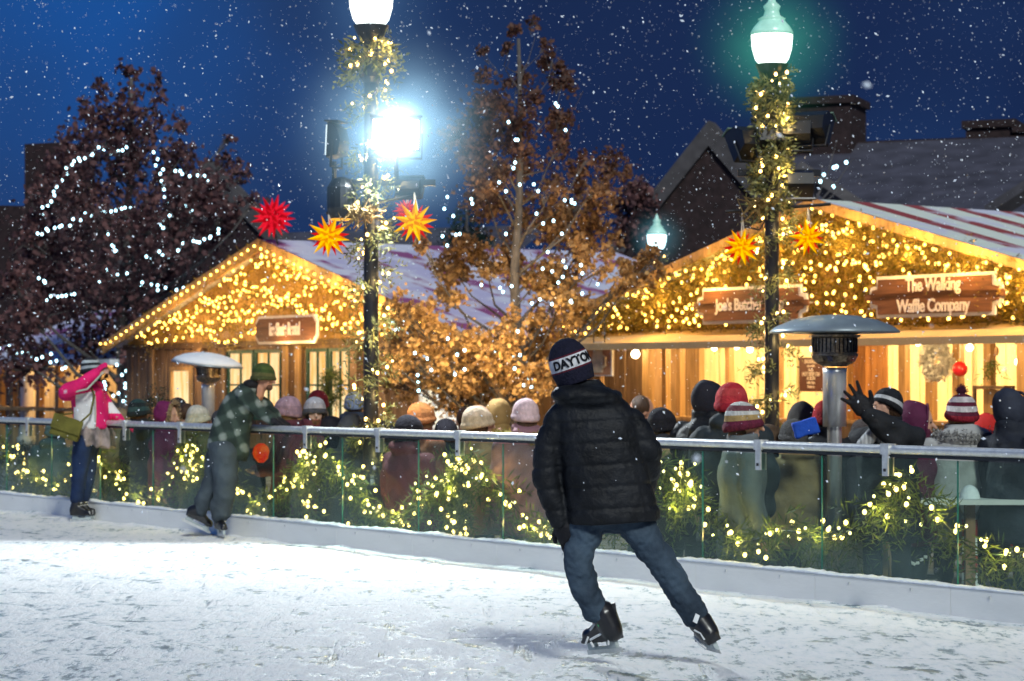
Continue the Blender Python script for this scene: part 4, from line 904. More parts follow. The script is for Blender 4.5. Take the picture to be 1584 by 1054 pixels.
# ================================================================ STAR LANTERNS
halo('painted_glow', 'white painted glare added right at the burning floodlight', fc-V3(0, .12, 0), .38, (.75, .93, 1.0), 14, 'glow_of_floodlight_core', 2.0)  # extra glow ball added to blow out the floodlight lens
def star(label, px, py, D, R, cols, hang, group='paper star lanterns', seed=0, hung=True):
    R = R*1.12; c = P(px, py, D); root = thing('star_lantern', label, 'star lantern', c, group); r = np.random.default_rng(seed)
    dirs = []
    for k in range(9):
        a = 2*PI*k/9+.2+seed; dirs.append((math.cos(a), -.25+.12*(-1)**k, math.sin(a)))
    for k in range(6):
        a = 2*PI*k/6+.5+seed; dirs.append((math.cos(a)*.75, -.9, math.sin(a)*.75))
    dirs.append((0, -1, .05))
    for k in range(9):
        a = 2*PI*k/9+.55+seed; dirs.append((math.cos(a), .55, math.sin(a)))
    dirs.append((0, 1, 0))
    for i, d in enumerate(dirs):
        d = nrm(A3(d)); x, y = basis(d); rb = R*.19
        L_ = R*(1.0 if i < 9 else .6 if i < 16 else .98)
        V = A3([c+d*R*.16+x*rb, c+d*R*.16+y*rb, c+d*R*.16-x*rb, c+d*R*.16-y*rb, c+d*L_])
        M('point', (V, [(0, 1, 4), (1, 2, 4), (2, 3, 4), (3, 0, 4), (3, 2, 1, 0)]), None, root, mats=[cols[0] if i < 16 else cols[1], cols[3] if i < 16 else cols[1]], mi=[0, 1, 0, 1, 0])
    M('core', ell(c, R*.24, seg=12, rg=8), cols[2], root)
    if hung: M('cord', [tube([c+V3(0, 0, R*.5), P(hang[0], hang[1], D)], .006, 4), tube([c+V3(R*.15, 0, R*.5), P(hang[0], hang[1], D)], .005, 4)], CREAM, root)
    else: M('pole', tube([c-V3(0, 0, R*.3), P(hang[0], hang[1], D)], .02, 6), BLACKM, root)
def shaded(name, c1, c2, s):
    m = emit_noise(name, c1, c2, s, 9); return m
YL = shaded('glowing_yellow_paper', (1, .66, .0), (1, .50, 0), 1.15); RD = shaded('glowing_red_paper', (1, .015, .01), (.6, .005, .005), .9); OR = shaded('glowing_orange_paper', (1, .2, .01), (1, .1, .01), 1)
RP = shaded('glowing_crimson_paper', (1, .015, .04), (.75, .005, .02), .95)
OY = shaded('yellow_paper_painted_shade', (1, .42, .0), (1, .26, 0), .9); RP2 = shaded('crimson_paper_painted_shade', (.6, .005, .01), (.4, .002, .01), .8)  # darker copies paint shade onto alternate faces of the star points
star('yellow and red star lantern hanging left of the left lamp post', 509, 366, 22.9, .20, (YL, RD, OR, OY), (508, 332), seed=1)
star('yellow and red star lantern hanging right of the left lamp post on two cords', 641, 344, 22.9, .20, (YL, RD, OR, OY), (641, 298), seed=2)
star('red star lantern half hidden behind the yellow one right of the left post', 628, 326, 24.6, .13, (RD, RD, RD, RP2), (632, 300), seed=3)
star('yellow and red star lantern hanging left of the right lamp post', 1147, 383, 23.9, .185, (YL, RD, OR, OY), (1148, 330), seed=4)
star('yellow and red star lantern hanging right of the right lamp post', 1249, 367, 23.9, .18, (YL, RD, OR, OY), (1250, 322), seed=5)
star('crimson red star lantern on a pole above the skate rental hut peak', 422, 336, 47.2, .42, (RP, RP, RP, RP2), (430, 380), seed=6, hung=False)

# ================================================================ PATIO HEATERS
STL = mat('polished_steel', (.72, .72, .70), .28, var=.12, metal=.6, scale=9, spec=.8)
DOME = mat('painted_dome_metal', (.22, .27, .30), .35, var=.2, metal=.3, spec=.6, scale=4)
def heater(label, px, ytop, D, rd, ybase, dome_m, tilt=0, snow=False):
    c = P(px, ytop, D); base = V3(c[0], D, GZ); zt_ = c[2]
    root = thing('patio_heater', label, 'patio heater', base, 'patio heaters standing in the crowd')
    h = zt_-GZ; ax = nrm(V3(math.sin(tilt), -.05*(tilt != 0), math.cos(tilt))); top_ = V3(base[0], D, zt_)
    M('dome', lathe(top_, [(rd*.30, -.17), (rd*.5, -.155), (rd, -.155), (rd*1.0, -.14), (rd*.9, -.10), (rd*.66, -.045), (rd*.35, -.010), (.05, 0), (.002, .0)], 40, ax), dome_m, root, smooth=True)
    M('burner', lathe(base, [(.10, h-.44), (.17, h-.40), (.20, h-.35), (.20, h-.33), (.185, h-.325), (.185, h-.2), (.22, h-.19), (.22, h-.172)], 28), mat('heater_mesh_metal', (.30, .24, .16), .35, metal=1, var=.6, scale=40), root, smooth=False)
    M('burner_grille', [tube([base+V3(.19*math.cos(a), .19*math.sin(a), h-.32), base+V3(.19*math.cos(a), .19*math.sin(a), h-.2)], .005, 4) for a in np.arange(0, 2*PI, .2)], BLACKM, root)
    M('shroud', lathe(base, [(.10, h-.95), (.10, h-.50), (.105, h-.45)], 24), STL, root, smooth=True)
    M('pole', lathe(base, [(.062, .35), (.062, h-.95), (.08, h-.93)], 20), STL, root, smooth=True)
    M('base_drum', lathe(base, [(.28, 0), (.28, .41), (.26, .44), (.09, .47)], 28), mat('perforated_steel_drum', (.42, .36, .27), .4, metal=.7, var=.4, scale=60), root, smooth=False)
    if snow: M('snow_cap', lathe(top_, [(rd*.98, -.135), (rd*.9, -.085), (rd*.66, -.02), (rd*.35, .02), (.05, .035), (.002, .036)], 40, ax), SNOW, root, smooth=True)
    return root
heater('patio heater with dark steel dome standing just behind the rail beside the raised glove', 1291, 487, 20.3, .55, 880, DOME)
heater('patio heater with tilted snow-covered dome in front of the rental hut', 322, 549, 37, .56, 0, DOME, .11, True)

# ================================================================ ITEMS BEHIND THE GLASS
def candy_post(label, px, ytop, D):
    c = P(px, ytop, D); root = thing('striped_bollard', label, 'bollard', (c[0], D, GZ), 'candy-striped bollards behind the glass')
    h = c[2]-GZ; base = V3(c[0], D, GZ); W_ = mat('white_bollard_paint', (.75, .75, .72), .5); R_ = mat('red_bollard_paint', (.5, .05, .03), .5)
    M('post', lathe(base, [(.11, 0), (.11, .04), (.065, .06), (.06, h-.25)], 18), W_, root, smooth=True)
    for z in np.arange(.15, h-.3, .3): M('red_band', lathe(base, [(.0665, z), (.0665, z+.14)], 18), R_, root, smooth=True)
    M('snow_knob', ell(base+V3(0, 0, h-.12), (.09, .09, .13), seg=14, rg=10), SNOW, root, smooth=True)
candy_post('candy-striped bollard with small snow knob just right of the heater base', 1420, 752, 20.3)
candy_post('candy-striped bollard with tall snow knob behind the right-hand glass panel', 1500, 752, 19.9)
a = P(1412, 770, 20.2); b = P(1408, 860, 20.2); cc = P(1432, 870, 20.2); 
M('white_chain', [tube([P(1402+q*.2, 782+q*7, 20.1), P(1402+q*.2, 788+q*7, 20.1)], .014, 5) for q in range(12)]+[tube([P(1405+q*6, 866+6*math.sin(q), 20.1), P(1410+q*6, 868+6*math.sin(q+.6), 20.1)], .014, 5) for q in range(5)], WHITEP, None, label='white plastic chain dangling from the candy-striped bollard', cat='chain')
tb0 = thing('standing_table', 'long narrow snow-topped standing table behind the right-hand glass', 'table', P(1480, 800, 19.8)*A3([1, 1, 0])+V3(0, 0, GZ))
zt_ = P(0, 772, 19.8)[2]; x0, x1 = P(1360, 0, 19.8)[0], P(1640, 0, 19.8)[0]
M('tabletop', box(x0, x1, 19.6, 20.0, zt_-.04, zt_), WHITEP, tb0)
for x in (x0+.12, (x0+x1)/2, x1-.15): M('leg', box(x-.04, x+.04, 19.76, 19.84, GZ, zt_-.04), BROWN, tb0)
wp = P(1388, 800, 20.5); M('timber_post', box(wp[0]-.14, wp[0]+.14, 20.4, 20.6, GZ, P(0, 745, 20.5)[2]), PINE, None, label='square pine post behind the glass beside the heater base', cat='post')
tb0 = thing('standing_table', 'pale narrow table behind the glass left of the black-jacketed skater', 'table', P(790, 740, 23.5)*A3([1, 1, 0])+V3(0, 0, GZ))
zt_ = P(0, 736, 23.5)[2]; x0, x1 = P(725, 0, 23.5)[0], P(850, 0, 23.5)[0]; M('tabletop', box(x0, x1, 23.3, 23.7, zt_-.04, zt_), WHITEP, tb0)
for x in (x0+.1, x1-.1): M('leg', box(x-.03, x+.03, 23.47, 23.53, GZ, zt_-.04), BROWN, tb0)
# small christmas trees in tubs
def xmas(label, px, yt, D, R, nb, me, seed):
    c = P(px, yt, D); r = np.random.default_rng(seed); base = V3(c[0], D, GZ); h = c[2]-GZ
    root = thing('christmas_tree', label, 'christmas tree', base, 'small lit christmas trees behind the rail')
    M('trunk', tube([base, base+V3(0, 0, h*.9)], [.04, .01], 6), BARK, root)
    n = 480; f = r.random(n)**.6; a = r.random(n)*2*PI; rr = f*R*r.random(n)**.35
    p = np.stack([base[0]+rr*np.cos(a), D+rr*np.sin(a), GZ+h-f*(h-.2)], 1)
    M('crown', sprigs(p, np.stack([np.cos(a), np.sin(a), -.3+0*a], 1), .18, 8, .07, .008, r), CON, root)
    f = r.random(nb)**.6; a = r.random(nb)*2*PI; bulbs(root, np.stack([base[0]+f*R*1.08*np.cos(a), D+f*R*1.08*np.sin(a), GZ+h-f*(h-.25)], 1), me)
xmas('small dark christmas tree with many tiny lights behind the grey-coated woman', 1225, 668, 22.6, .62, 90, BWs, 1)
xmas('small dark christmas tree with tiny lights between heater and camouflage jacket', 1410, 690, 22.5, .5, 50, BWs, 2)
xmas('small dark christmas tree with tiny lights at the right edge behind the glass', 1550, 690, 21.5, .5, 50, BWs, 3)
xmas('small dark christmas tree with tiny lights behind the glass right of the black jacket', 1075, 680, 22.8, .5, 40, BWs, 4)
xmas('bushy evergreen behind the glass beside the pink-jacketed skater leg', 165, 690, 29.2, .7, 34, BW, 5)
xmas('dark spiky evergreen rising behind the crowd left of the snowy heater', 243, 588, 33, .55, 3, BWs, 6)
xmas('bushy evergreen with warm lights at the far left behind the glass', 40, 680, 31.5, .9, 40, BW, 7)
# red planter pots
for lab, px, D in (('glossy red planter pot behind the glass below the fur-hooded child', 214, 28.0), ('smaller red planter pot next to the larger one behind the glass', 240, 28.4)):
    c = P(px, 770, D); pp_ = thing('planter_pot', lab, 'planter', (c[0], D, GZ), 'red planter pots behind the glass')
    M('pot', lathe(V3(c[0], D, GZ), [(.13, 0), (.17, .3), (.19, .34), (.17, .345), (.15, .30)], 20), RED, pp_, smooth=True)
    M('greenery', sprigs(np.repeat([V3(c[0], D, .15)], 24, 0), rng.normal(size=(24, 3))*.6+V3(0, 0, 1), .25, 9, .08, .008), NEEDLE, pp_)
    bulbs(pp_, A3([V3(c[0]+k*.06-.15, D-.2, .19+.03*math.sin(k*2)) for k in range(6)]), BW)
c = P(404, 698, 24.9); rl = thing('paper_lantern', 'red-orange glowing paper lantern behind the glass below the plaid skater arms', 'lantern', c)
M('shade', lathe(c-V3(0, 0, .12), [(.03, 0), (.075, .05), (.09, .10), (.075, .16), (.03, .2)], 18), emit_noise('glowing_orange_red_lantern', (.9, .02, .01), (1, .16, .01), .9, 12), rl, smooth=True)
M('cord', tube([c+V3(0, 0, .12), c+V3(0, 0, .3)], .006, 4), BLACKM, rl)
# extra barrier of dark low fence further back that closes the view below the crowd
wreath_c = K.Wp(513, 600, -.2); wr = thing('door_wreath', 'dark green wreath on the right-hand green window of the rental hut', 'wreath', wreath_c)
a = np.linspace(0, 2*PI, 80); M('greenery', sprigs(np.repeat(A3([wreath_c+K.u*math.cos(x)*.28+V3(0, 0, math.sin(x)*.28) for x in a]), 3, 0), rng.normal(size=(240, 3)), .15, 8, .07, .01), NEEDLE, wr)

# ================================================================ FALLING SNOW
r3 = np.random.default_rng(77); n = 42000
D_ = 10+42*r3.random(n)**.75; px = r3.random(n)*2600-500; py = r3.random(n)**1.05*1500-420
k_ = r3.random(n) < .0022; D_[k_] = 3.5+4*r3.random(k_.sum())
X = (px-CX)/F*D_; Z = CZ+(HY-py)/F*D_; ok = (Z > .9) & ((D_ > 9) | (Z > 1.0))
X, D_, Z = X[ok], D_[ok], Z[ok]; n = len(X)
c = np.stack([X, D_, Z], 1); s_ = (.0014+.0050*r3.random(n)**4)*(1+D_/50); a = nrm(r3.normal(size=(n, 3))+V3(.8, 0, -1)); b_ = nrm(np.cross(a, r3.normal(size=(n, 3)))); d_ = np.cross(a, b_)
Vv = np.stack([c+a*s_[:, None]*1.7, c+b_*s_[:, None], c+d_*s_[:, None], c-b_*s_[:, None], c-d_*s_[:, None], c-a*s_[:, None]*1.7], 1).reshape(-1, 3)
Fb = A3([(0, 1, 2), (0, 2, 3), (0, 3, 4), (0, 4, 1), (5, 2, 1), (5, 3, 2), (5, 4, 3), (5, 1, 4)])
Fs_ = (Fb[None]+(np.arange(n)*6)[:, None, None]).reshape(-1, 3)
M('falling_snow', (Vv, [tuple(q) for q in Fs_.tolist()]), mat('snowflakes', (.9, .93, .97), .8, var=0, transl=.5, emis=(.6, .8, 1), estr=.13), None, label='fine snowflakes drifting down over the whole rink and market', cat='snow', kind='stuff', loc=(0, 0, 0))  # flakes emit a little, standing in for light falling on them
# ================================================================ PEOPLE
SKIN = mat('fair_skin', (.52, .30, .21), .5, var=.1, scale=9); SKIN2 = mat('ruddy_skin', (.50, .25, .16), .5, var=.12, scale=9)
EYE = mat('dark_eye', (.02, .015, .012), .2, spec=.7); LIP = mat('lip_colour', (.35, .10, .09), .5)
HAIRB = mat('brown_hair', (.06, .03, .015), .5, var=.5, scale=30, stretch=(3, 3, .4), bump=.5)
FURT = mat('tan_fur', (.30, .20, .10), .9, island=True, col2=(.55, .40, .22)); FURO = mat('olive_fur', (.20, .17, .04), .9, island=True, col2=(.42, .36, .10)); FURG = mat('grey_fur', (.12, .12, .12), .9, island=True, col2=(.55, .55, .52))
JEAN = mat('worn_denim', (.018, .034, .060), .8, var=.55, scale=5, bump=.5, bscale=30, col2=(.060, .095, .135))
JEAND = mat('dark_denim', (.010, .025, .075), .8, var=.4, scale=6, bump=.3, bscale=30)
GREYT = mat('grey_trousers', (.045, .06, .072), .8, var=.35, scale=5, bump=.35, bscale=25)
BLACKT = mat('black_trousers', (.012, .013, .017), .8, var=.3, bump=.2)
BOOTB = mat('black_boot_leather', (.012, .012, .014), .32, var=.4, spec=.6, scale=20); GLOVE = mat('black_knit_glove', (.010, .010, .013), .7, var=.3, bump=.3)
def cloth(c, var=.22, **k):
    n = 'cloth_%02x%02x%02x' % tuple(int(min(255, x*255)) for x in c)
    return mat(n, c, .8, var=var, scale=7, bump=.35, bscale=28, **k)
def knit(c):
    n = 'knit_%03d_%03d_%03d' % tuple(int(min(999, x*999)) for x in c)
    return mat(n, c, .9, var=.25, scale=30, bump=.7, bscale=70, stretch=(1, 1, .6))
def head_parts(c, f, u, s=1.0):
    f = nrm(f); u = nrm(u-f*np.dot(u, f)); r = np.cross(f, u); k = dict(X=r, Y=f, Z=u)
    q = lambda a, b_, z: c+(r*a+f*b_+u*z)*s
    sc3 = lambda *t: tuple(x*s for x in t)
    return [ell(q(0, -.005, .022), sc3(.077, .097, .098), **k), ell(q(0, .032, -.052), sc3(.056, .056, .068), **k), ell(q(0, .062, -.098), sc3(.025, .022, .02), **k),
            cap(q(0, .086, .012), q(0, .116, -.030), .009*s, .015*s), ell(q(0, .080, .024), sc3(.050, .014, .012), **k), ell(q(.036, .064, -.03), sc3(.022, .02, .022), **k), ell(q(-.036, .064, -.03), sc3(.022, .02, .022), **k),
            ell(q(0, .088, -.064), sc3(.025, .011, .010), **k), ell(q(.078, -.008, -.012), sc3(.010, .022, .033), **k), ell(q(-.078, -.008, -.012), sc3(.010, .022, .033), **k),
            cap(q(0, -.015, -.05), q(0, -.03, -.19), .056*s, .062*s)]
def eyes(root, c, f, u, s=1.0):
    f = nrm(f); u = nrm(u-f*np.dot(u, f)); r = np.cross(f, u)
    for sg in (-1, 1):
        M('eye', ell(c+(r*.031*sg+f*.083+u*.004)*s, (.013*s, .008*s, .008*s), X=r, Y=f, Z=u, seg=8, rg=6), EYE, root, smooth=True)
    M('mouth', ell(c+(f*.096-u*.064)*s, (.022*s, .006*s, .005*s), X=r, Y=f, Z=u, seg=8, rg=6), LIP, root, smooth=True)
def hand(w_, d, n, s=1.0, curl=.35, spread=1.0, thumb=1, fat=1.0):
    d = nrm(d); n = nrm(n-d*np.dot(n, d)); x = np.cross(d, n)*thumb; out = [cap(w_-d*.02*s, w_+d*.03*s, .026*s*fat, .024*s*fat, side=x, k=1.2), cap(w_+d*.03*s, w_+d*.082*s, .020*s*fat, .019*s*fat, side=x, k=2.0)]
    for i, ln in enumerate((.055, .068, .074, .070)):
        o = (-.030+.0205*i)*s; b0 = w_+d*.088*s+x*o; dd = nrm(d+x*spread*(i-1.5)*.16); p = b0; a = curl*.5
        for j, g in enumerate((.42, .32, .26)):
            a2 = a+curl*j*.8; q = p+(dd*math.cos(a2)+n*math.sin(a2))*ln*g*s*1.15; out.append(cap(p, q, (.0095-.001*j)*s*fat, (.009-.001*j)*s*fat, seg=8)); p = q
    p = w_+d*.025*s+x*.03*s; q = p+(d*.55+x*.75+n*.25)*.045*s; t = q+(d*.85+x*.35+n*.3)*.036*s
    return out+[cap(p, q, .013*s*fat, .0105*s*fat, seg=8), cap(q, t, .0105*s*fat, .009*s*fat, seg=8)]
def ring(c, rx, ry, X, Y, n=26, p=2.3):
    a = np.arange(n)/n*2*PI; ca, sa = np.cos(a), np.sin(a)
    return c+(np.sign(ca)*np.abs(ca)**(2/p)*rx)[:, None]*X+(np.sign(sa)*np.abs(sa)**(2/p)*ry)[:, None]*Y
def body(root, j, skin, vox=.012, gl=None, hs=1.0, hands=True, hk=None):
    side = nrm(j['shR']-j['shL']); p = head_parts(*j['head'], s=hs)
    ch = (j['shL']+j['shR'])/2; pv = (j['hipL']+j['hipR'])/2
    p += [cap(j['head'][0]-nrm(j['head'][2])*.1*hs, ch, .05, .07), cap(j['shL'], j['shR'], .06, .06), cap(ch-(ch-pv)*.12, pv, .10, .10, side=side, k=1.25)]
    for s in 'LR':
        p += [cap(j['sh'+s], j['el'+s], .047, .040), cap(j['el'+s], j['wr'+s], .040, .028), cap(j['hip'+s], j['kn'+s], .080, .054), cap(j['kn'+s], j['an'+s], .052, .036), cap(j['an'+s], j['an'+s]*.6+j['toe'+s]*.4, .034, .022)]
        if hands:
            d = j['wr'+s]-j['el'+s]; hk_ = (hk or {}).get(s, {})
            p += hand(j['wr'+s], hk_.get('d', d), hk_.get('n', V3(0, 1, -.3)), 1.0, hk_.get('curl', .5), hk_.get('spread', .8), hk_.get('thumb', 1))
    co, Fo, no = organic(p, vox, 3)
    return M('body', (co, Fo), skin, root, smooth=True)
def beanie(root, c, f, u, cols, s=1.0, pom=None, tall=1.0, brim=True, wide=1.0, name='knit_hat'):
    f = nrm(f); u = nrm(u-f*np.dot(u, f)); r = np.cross(f, u); rows = 22; rings = []; H0 = -.034; H1 = .120*tall
    for i in range(rows):
        t = i/(rows-1); h = H0+(H1-H0)*t; rr = math.sqrt(max(0, 1-max(0, (t-.12)/.88)**2.7))*.094; rr = max(rr, .004)
        if brim and t < .26: rr += .008*math.sin(min(1, t/.26)*PI)**.5
        a = np.arange(40)/40*2*PI; rib = 1+.012*np.cos(a*20)
        lump = 1+.03*np.sin(a*3+h*40+c[0]*9)*t; rings.append(c+(u*h-f*(.006+.02*t))*s+(r*1.0*wide)*(rr*s*np.cos(a)*rib*lump)[:, None]+f*(rr*1.12*s*np.sin(a)*rib*lump)[:, None]+u*(.026*np.sin(a)*s*(1-t))[:, None])
    V, Fc = loft(rings); ms = [knit(x) for x in cols]; mi = []
    for i in range(rows-1): mi += [min(len(cols)-1, int(i/(rows-1)*len(cols)))]*40
    mi += [0, len(cols)-1]
    o = M(name, (V, Fc), None, root, smooth=True, mats=ms, mi=mi)
    if pom is not None:
        r3 = np.random.default_rng(4); pc = c+(u*(H1+.02)-f*.01)*s; dd = nrm(r3.normal(size=(160, 3)))
        M('pompom', [ell(pc, .028*s, seg=10, rg=8), sprigs(np.repeat([pc], 160, 0), dd, .036*s, 4, .012*s, .004*s, r3, 0)], knit(pom), o)
    return o
def hood(root, c, f, u, m, s=1.0, fur=None, rx=.112, rf=.128, rz=.142, open_=.052):
    f = nrm(f); u = nrm(u-f*np.dot(u, f)); r = np.cross(f, u)
    V, Fc = ell(c-f*.012*s, (rx*s, rf*s, rz*s), X=r, Y=f, Z=u, seg=30, rg=20)
    V = wrinkle(V, nrm(V-c), .009, 6.5, int(abs(c[0])*100)); V = V+u*(.02*np.maximum(0, -((V-c)@f)/.128))[:, None]+f*(-.012*np.maximum(0, (V-c)@u)/.1*s)[:, None]
    keep = [q for q in Fc if (np.mean(V[list(q)], 0)-c)@f < open_*s or (np.mean(V[list(q)], 0)-c)@u > .1*s]
    o = M('hood', (V, keep), m, root, smooth=True)
    k = math.sqrt(max(.05, 1-(open_+.012)**2/rf**2)); a = np.linspace(0, 2*PI, 36); tr = [c+f*(open_-.0)*s+r*(rx*k*s*math.cos(x))+u*(rz*k*s*math.sin(x)) for x in a]
    if fur is not None:
        r3 = np.random.default_rng(6); pp = np.repeat(A3(tr), 8, 0); M('fur_trim', [tube(tr, .018*s, 8), sprigs(pp+r3.normal(size=pp.shape)*.006, (pp-c)+r3.normal(size=pp.shape)*.05+f*.03, .05*s, 5, .022*s, .0035, r3, .2)], fur, o)
    else: M('hood_edge', tube(tr, .010*s, 8), m, o, smooth=True)
    return o
def coat(root, rings_, sleeves, m, vox=.012, amp=.006, freq=3.2, seed=1, extra=(), name='jacket', quilt=None, smooth=4, mats=None, mif=None, X=None, Y=None):
    parts = [loft([ring(c, rx, ry, X, Y) for c, rx, ry in rings_])]
    for pts, rad in sleeves:
        for i in range(len(pts)-1): parts.append(cap(pts[i], pts[i+1], rad[i], rad[i+1], seg=18))
    parts += list(extra); co, Fo, no = organic(parts, vox, smooth)
    co = wrinkle(co, no, amp, freq, seed)
    if quilt: per, qa = quilt; co = co-no*(qa*np.exp(-((((co[:, 2]-co[:, 0]*.06)/per+.5) % 1-.5)/.10)**2))[:, None]
    mi = mif(co, Fo) if mif else None
    return M(name, (co, Fo), m, root, smooth=True, mats=mats, mi=mi)
def legs(root, chains, m, vox=.012, amp=.006, freq=4.5, seed=2, name='trousers'):
    parts = []
    for pts, rad in chains:
        for i in range(len(pts)-1): parts.append(cap(pts[i], pts[i+1], rad[i], rad[i+1], seg=18))
    a, b_ = chains[0][0][0], chains[1][0][0]; parts.append(cap(a, b_, chains[0][1][0], chains[1][1][0]))
    co, Fo, no = organic(parts, vox, 3); return M(name, (wrinkle(wrinkle(co, no, amp, freq, seed), no, amp*.5, freq*2.3, seed+9), Fo), m, root, smooth=True)
def boot(root, top_, heel, toe, upn, name='ice_skate', blade=True, m=None, stripes=None, sc_=1.0, vox=.009):
    top_, heel, toe = map(A3, (top_, heel, toe)); up = nrm(upn); fd = nrm((toe-heel)-up*np.dot(toe-heel, up)); sd = np.cross(fd, up)
    L_ = np.linalg.norm(toe-heel)
    parts = [cap(top_, heel+up*.05, .060*sc_, .050*sc_), cap(heel+up*.045, toe+up*.035, .042*sc_, .036*sc_, side=sd, k=.95), cap(heel+up*.08+fd*.05, toe+up*.05-fd*.05, .045*sc_, .034*sc_), obox((heel+toe)/2+up*.008, fd*(L_/2+.035), sd*.036*sc_, up*.010)]
    co, Fo, no = organic(parts, vox, 2); o = M(name, (co, Fo), m or BOOTB, root, smooth=True)
    if blade:
        c = (heel+toe)/2
        M('blade_holder', [obox(heel+fd*.02-up*.022, fd*.035, sd*.012, up*.022), obox(toe-fd*.01-up*.022, fd*.03, sd*.012, up*.022), obox(c-up*.036, fd*(L_/2+.02), sd*.008, up*.008)], mat('frosted_blade_holder', (.42, .48, .48), .35, spec=.6), o)
        M('blade', obox(c-up*.056, fd*(L_/2+.045), sd*.002, up*.013), STEEL, o)
    M('laces', [tube([top_+fd*.055-up*k*.028+sd*.03, top_+fd*.062-up*k*.028, top_+fd*.055-up*k*.028-sd*.03], .004, 5) for k in range(5)], WHITEP, o)
    return o

# ---------------------------------------------------------------- main skater
D0 = 12.95; q = lambda x, y, d=0: P(x, y, D0+d)
X_ = V3(1, 0, .06); X_ = nrm(X_); Y_ = V3(0, 1, 0)
hu = nrm(V3(-.34, .0, .94)); hf = nrm(V3(-.25, 1, -.05)); hc = q(884, 569)
ms_ = thing('person', 'skater from behind in black puffer jacket, blue jeans and lettered navy knit hat', 'person', q(990, 1030)*A3([1, 1, 0]))
j = dict(head=(hc, hf, hu), shL=q(862, 652), shR=q(978, 654), elL=q(847, 735), elR=q(1000, 708), wrL=q(868, 800), wrR=q(985, 765, .24), hipL=q(920, 785), hipR=q(968, 790), knL=q(893, 868, .02), knR=q(1033, 882), anL=q(928, 950), anR=q(1083, 965), toeL=q(912, 985, .1), toeR=q(1092, 985, .12))
body(ms_, j, SKIN, .010, hk={'L': dict(n=V3(.3, 1, 0), curl=.6)})
def puffer(name, base, base2, seed=0):
    m = mat(name, base, .62, var=.35, scale=10, bump=.8, bscale=20, spec=.25, col2=base2); return m
PUF = puffer('black_puffer_nylon', (.004, .005, .007), (.012, .014, .018))
coat(ms_, [(q(950, 808), .250, .17), (q(949, 795), .256, .175), (q(944, 765), .245, .17), (q(935, 720), .238, .165), (q(926, 680), .243, .16), (q(919, 648), .235, .15), (q(912, 624), .20, .12), (q(904, 604), .13, .095), (q(898, 588), .095, .08)],
     [([q(866, 650), q(848, 690, .0), q(843, 738), q(856, 778), q(864, 800)], [.088, .086, .080, .064, .056]), ([q(976, 655), q(1000, 700), q(1001, 722, .06), q(990, 772, .25)], [.085, .090, .082, .06])],
     PUF, .0085, .009, 2.6, 3, extra=[ell(q(908, 614, -.05), (.20, .135, .075), X=nrm(V3(1, 0, -.05))), ell(q(870, 612, -.02), (.06, .09, .055)), ell(q(950, 618, -.02), (.055, .09, .055)), cap(q(864, 800), q(866, 806), .056, .056)], quilt=(.118, .007), X=X_, Y=Y_)
legs(ms_, [([q(912, 792), q(903, 835), q(893, 868, -.01), q(903, 905), q(922, 944)], [.112, .088, .080, .077, .073]), ([q(972, 796), q(1003, 840), q(1030, 880), q(1055, 920), q(1079, 957)], [.108, .090, .080, .074, .070])], JEAN, .009, .009, 8, 8, 'jeans')
# glove
gp = hand(q(869, 806), q(879, 840)-q(868, 806), V3(.5, .8, 0), 1.25, .32, .5, -1, 1.25)+[cap(q(867, 796), q(871, 812), .044, .040)]
co, Fo, no = organic(gp, .006, 1); M('glove', (co, Fo), GLOVE, ms_, smooth=True)
gp = hand(q(985, 765, .24), V3(-.4, .6, -.5), V3(-.5, 0, -.6), 1.2, .5, .5, 1, 1.2); co, Fo, no = organic(gp, .006, 1); M('glove', (co, Fo), GLOVE, ms_, smooth=True)
# hat with lettered band
c = hc; f = hf; u = nrm(hu-hf*np.dot(hu, hf)); r = np.cross(f, u)
rows = 30; rings = []; NAVY = knit((.008, .008, .022)); WHT = knit((.62, .62, .64)); MAR = knit((.10, .008, .02))
def hat_r(h): 
    t = (h+.085)/(.165+.085); return .112*math.sqrt(max(0.0005, 1-max(0, (t-.28)/.72)**2.6))*(1-.10*max(0, .25-t)/.25)
hh = np.linspace(-.085, .165, rows); mi = []
for h in hh:
    a = np.arange(56)/56*2*PI; rib = 1+.010*np.cos(a*28); R_ = hat_r(h)
    rings.append(c+u*h+r*(R_*np.cos(a)*rib)[:, None]+f*(R_*1.1*np.sin(a)*rib)[:, None])
for i in range(rows-1):
    h = (hh[i]+hh[i+1])/2; mi += [1 if .004 < h < .066 else 2 if -.010 < h < .08 else 0]*56
V, Fc = loft(rings); hat = M('knit_hat', (V, Fc), None, ms_, smooth=True, mats=[NAVY, WHT, MAR], mi=mi+[0, 0])
co, Ft = text_mesh('DAYTON', .062, .0022, .0015, .98)
wd = .335
V = []
for x, y, z in co:
    th = (x-.0)/.108; h = .034+y*1.05; R_ = hat_r(h)+.0035+z
    dirv = r*math.sin(th)-f*1.1*math.cos(th); V.append(c+u*h+dirv*R_)
M('lettering', (A3(V), Ft), mat('black_knit_lettering', (.006, .006, .010), .9), hat)
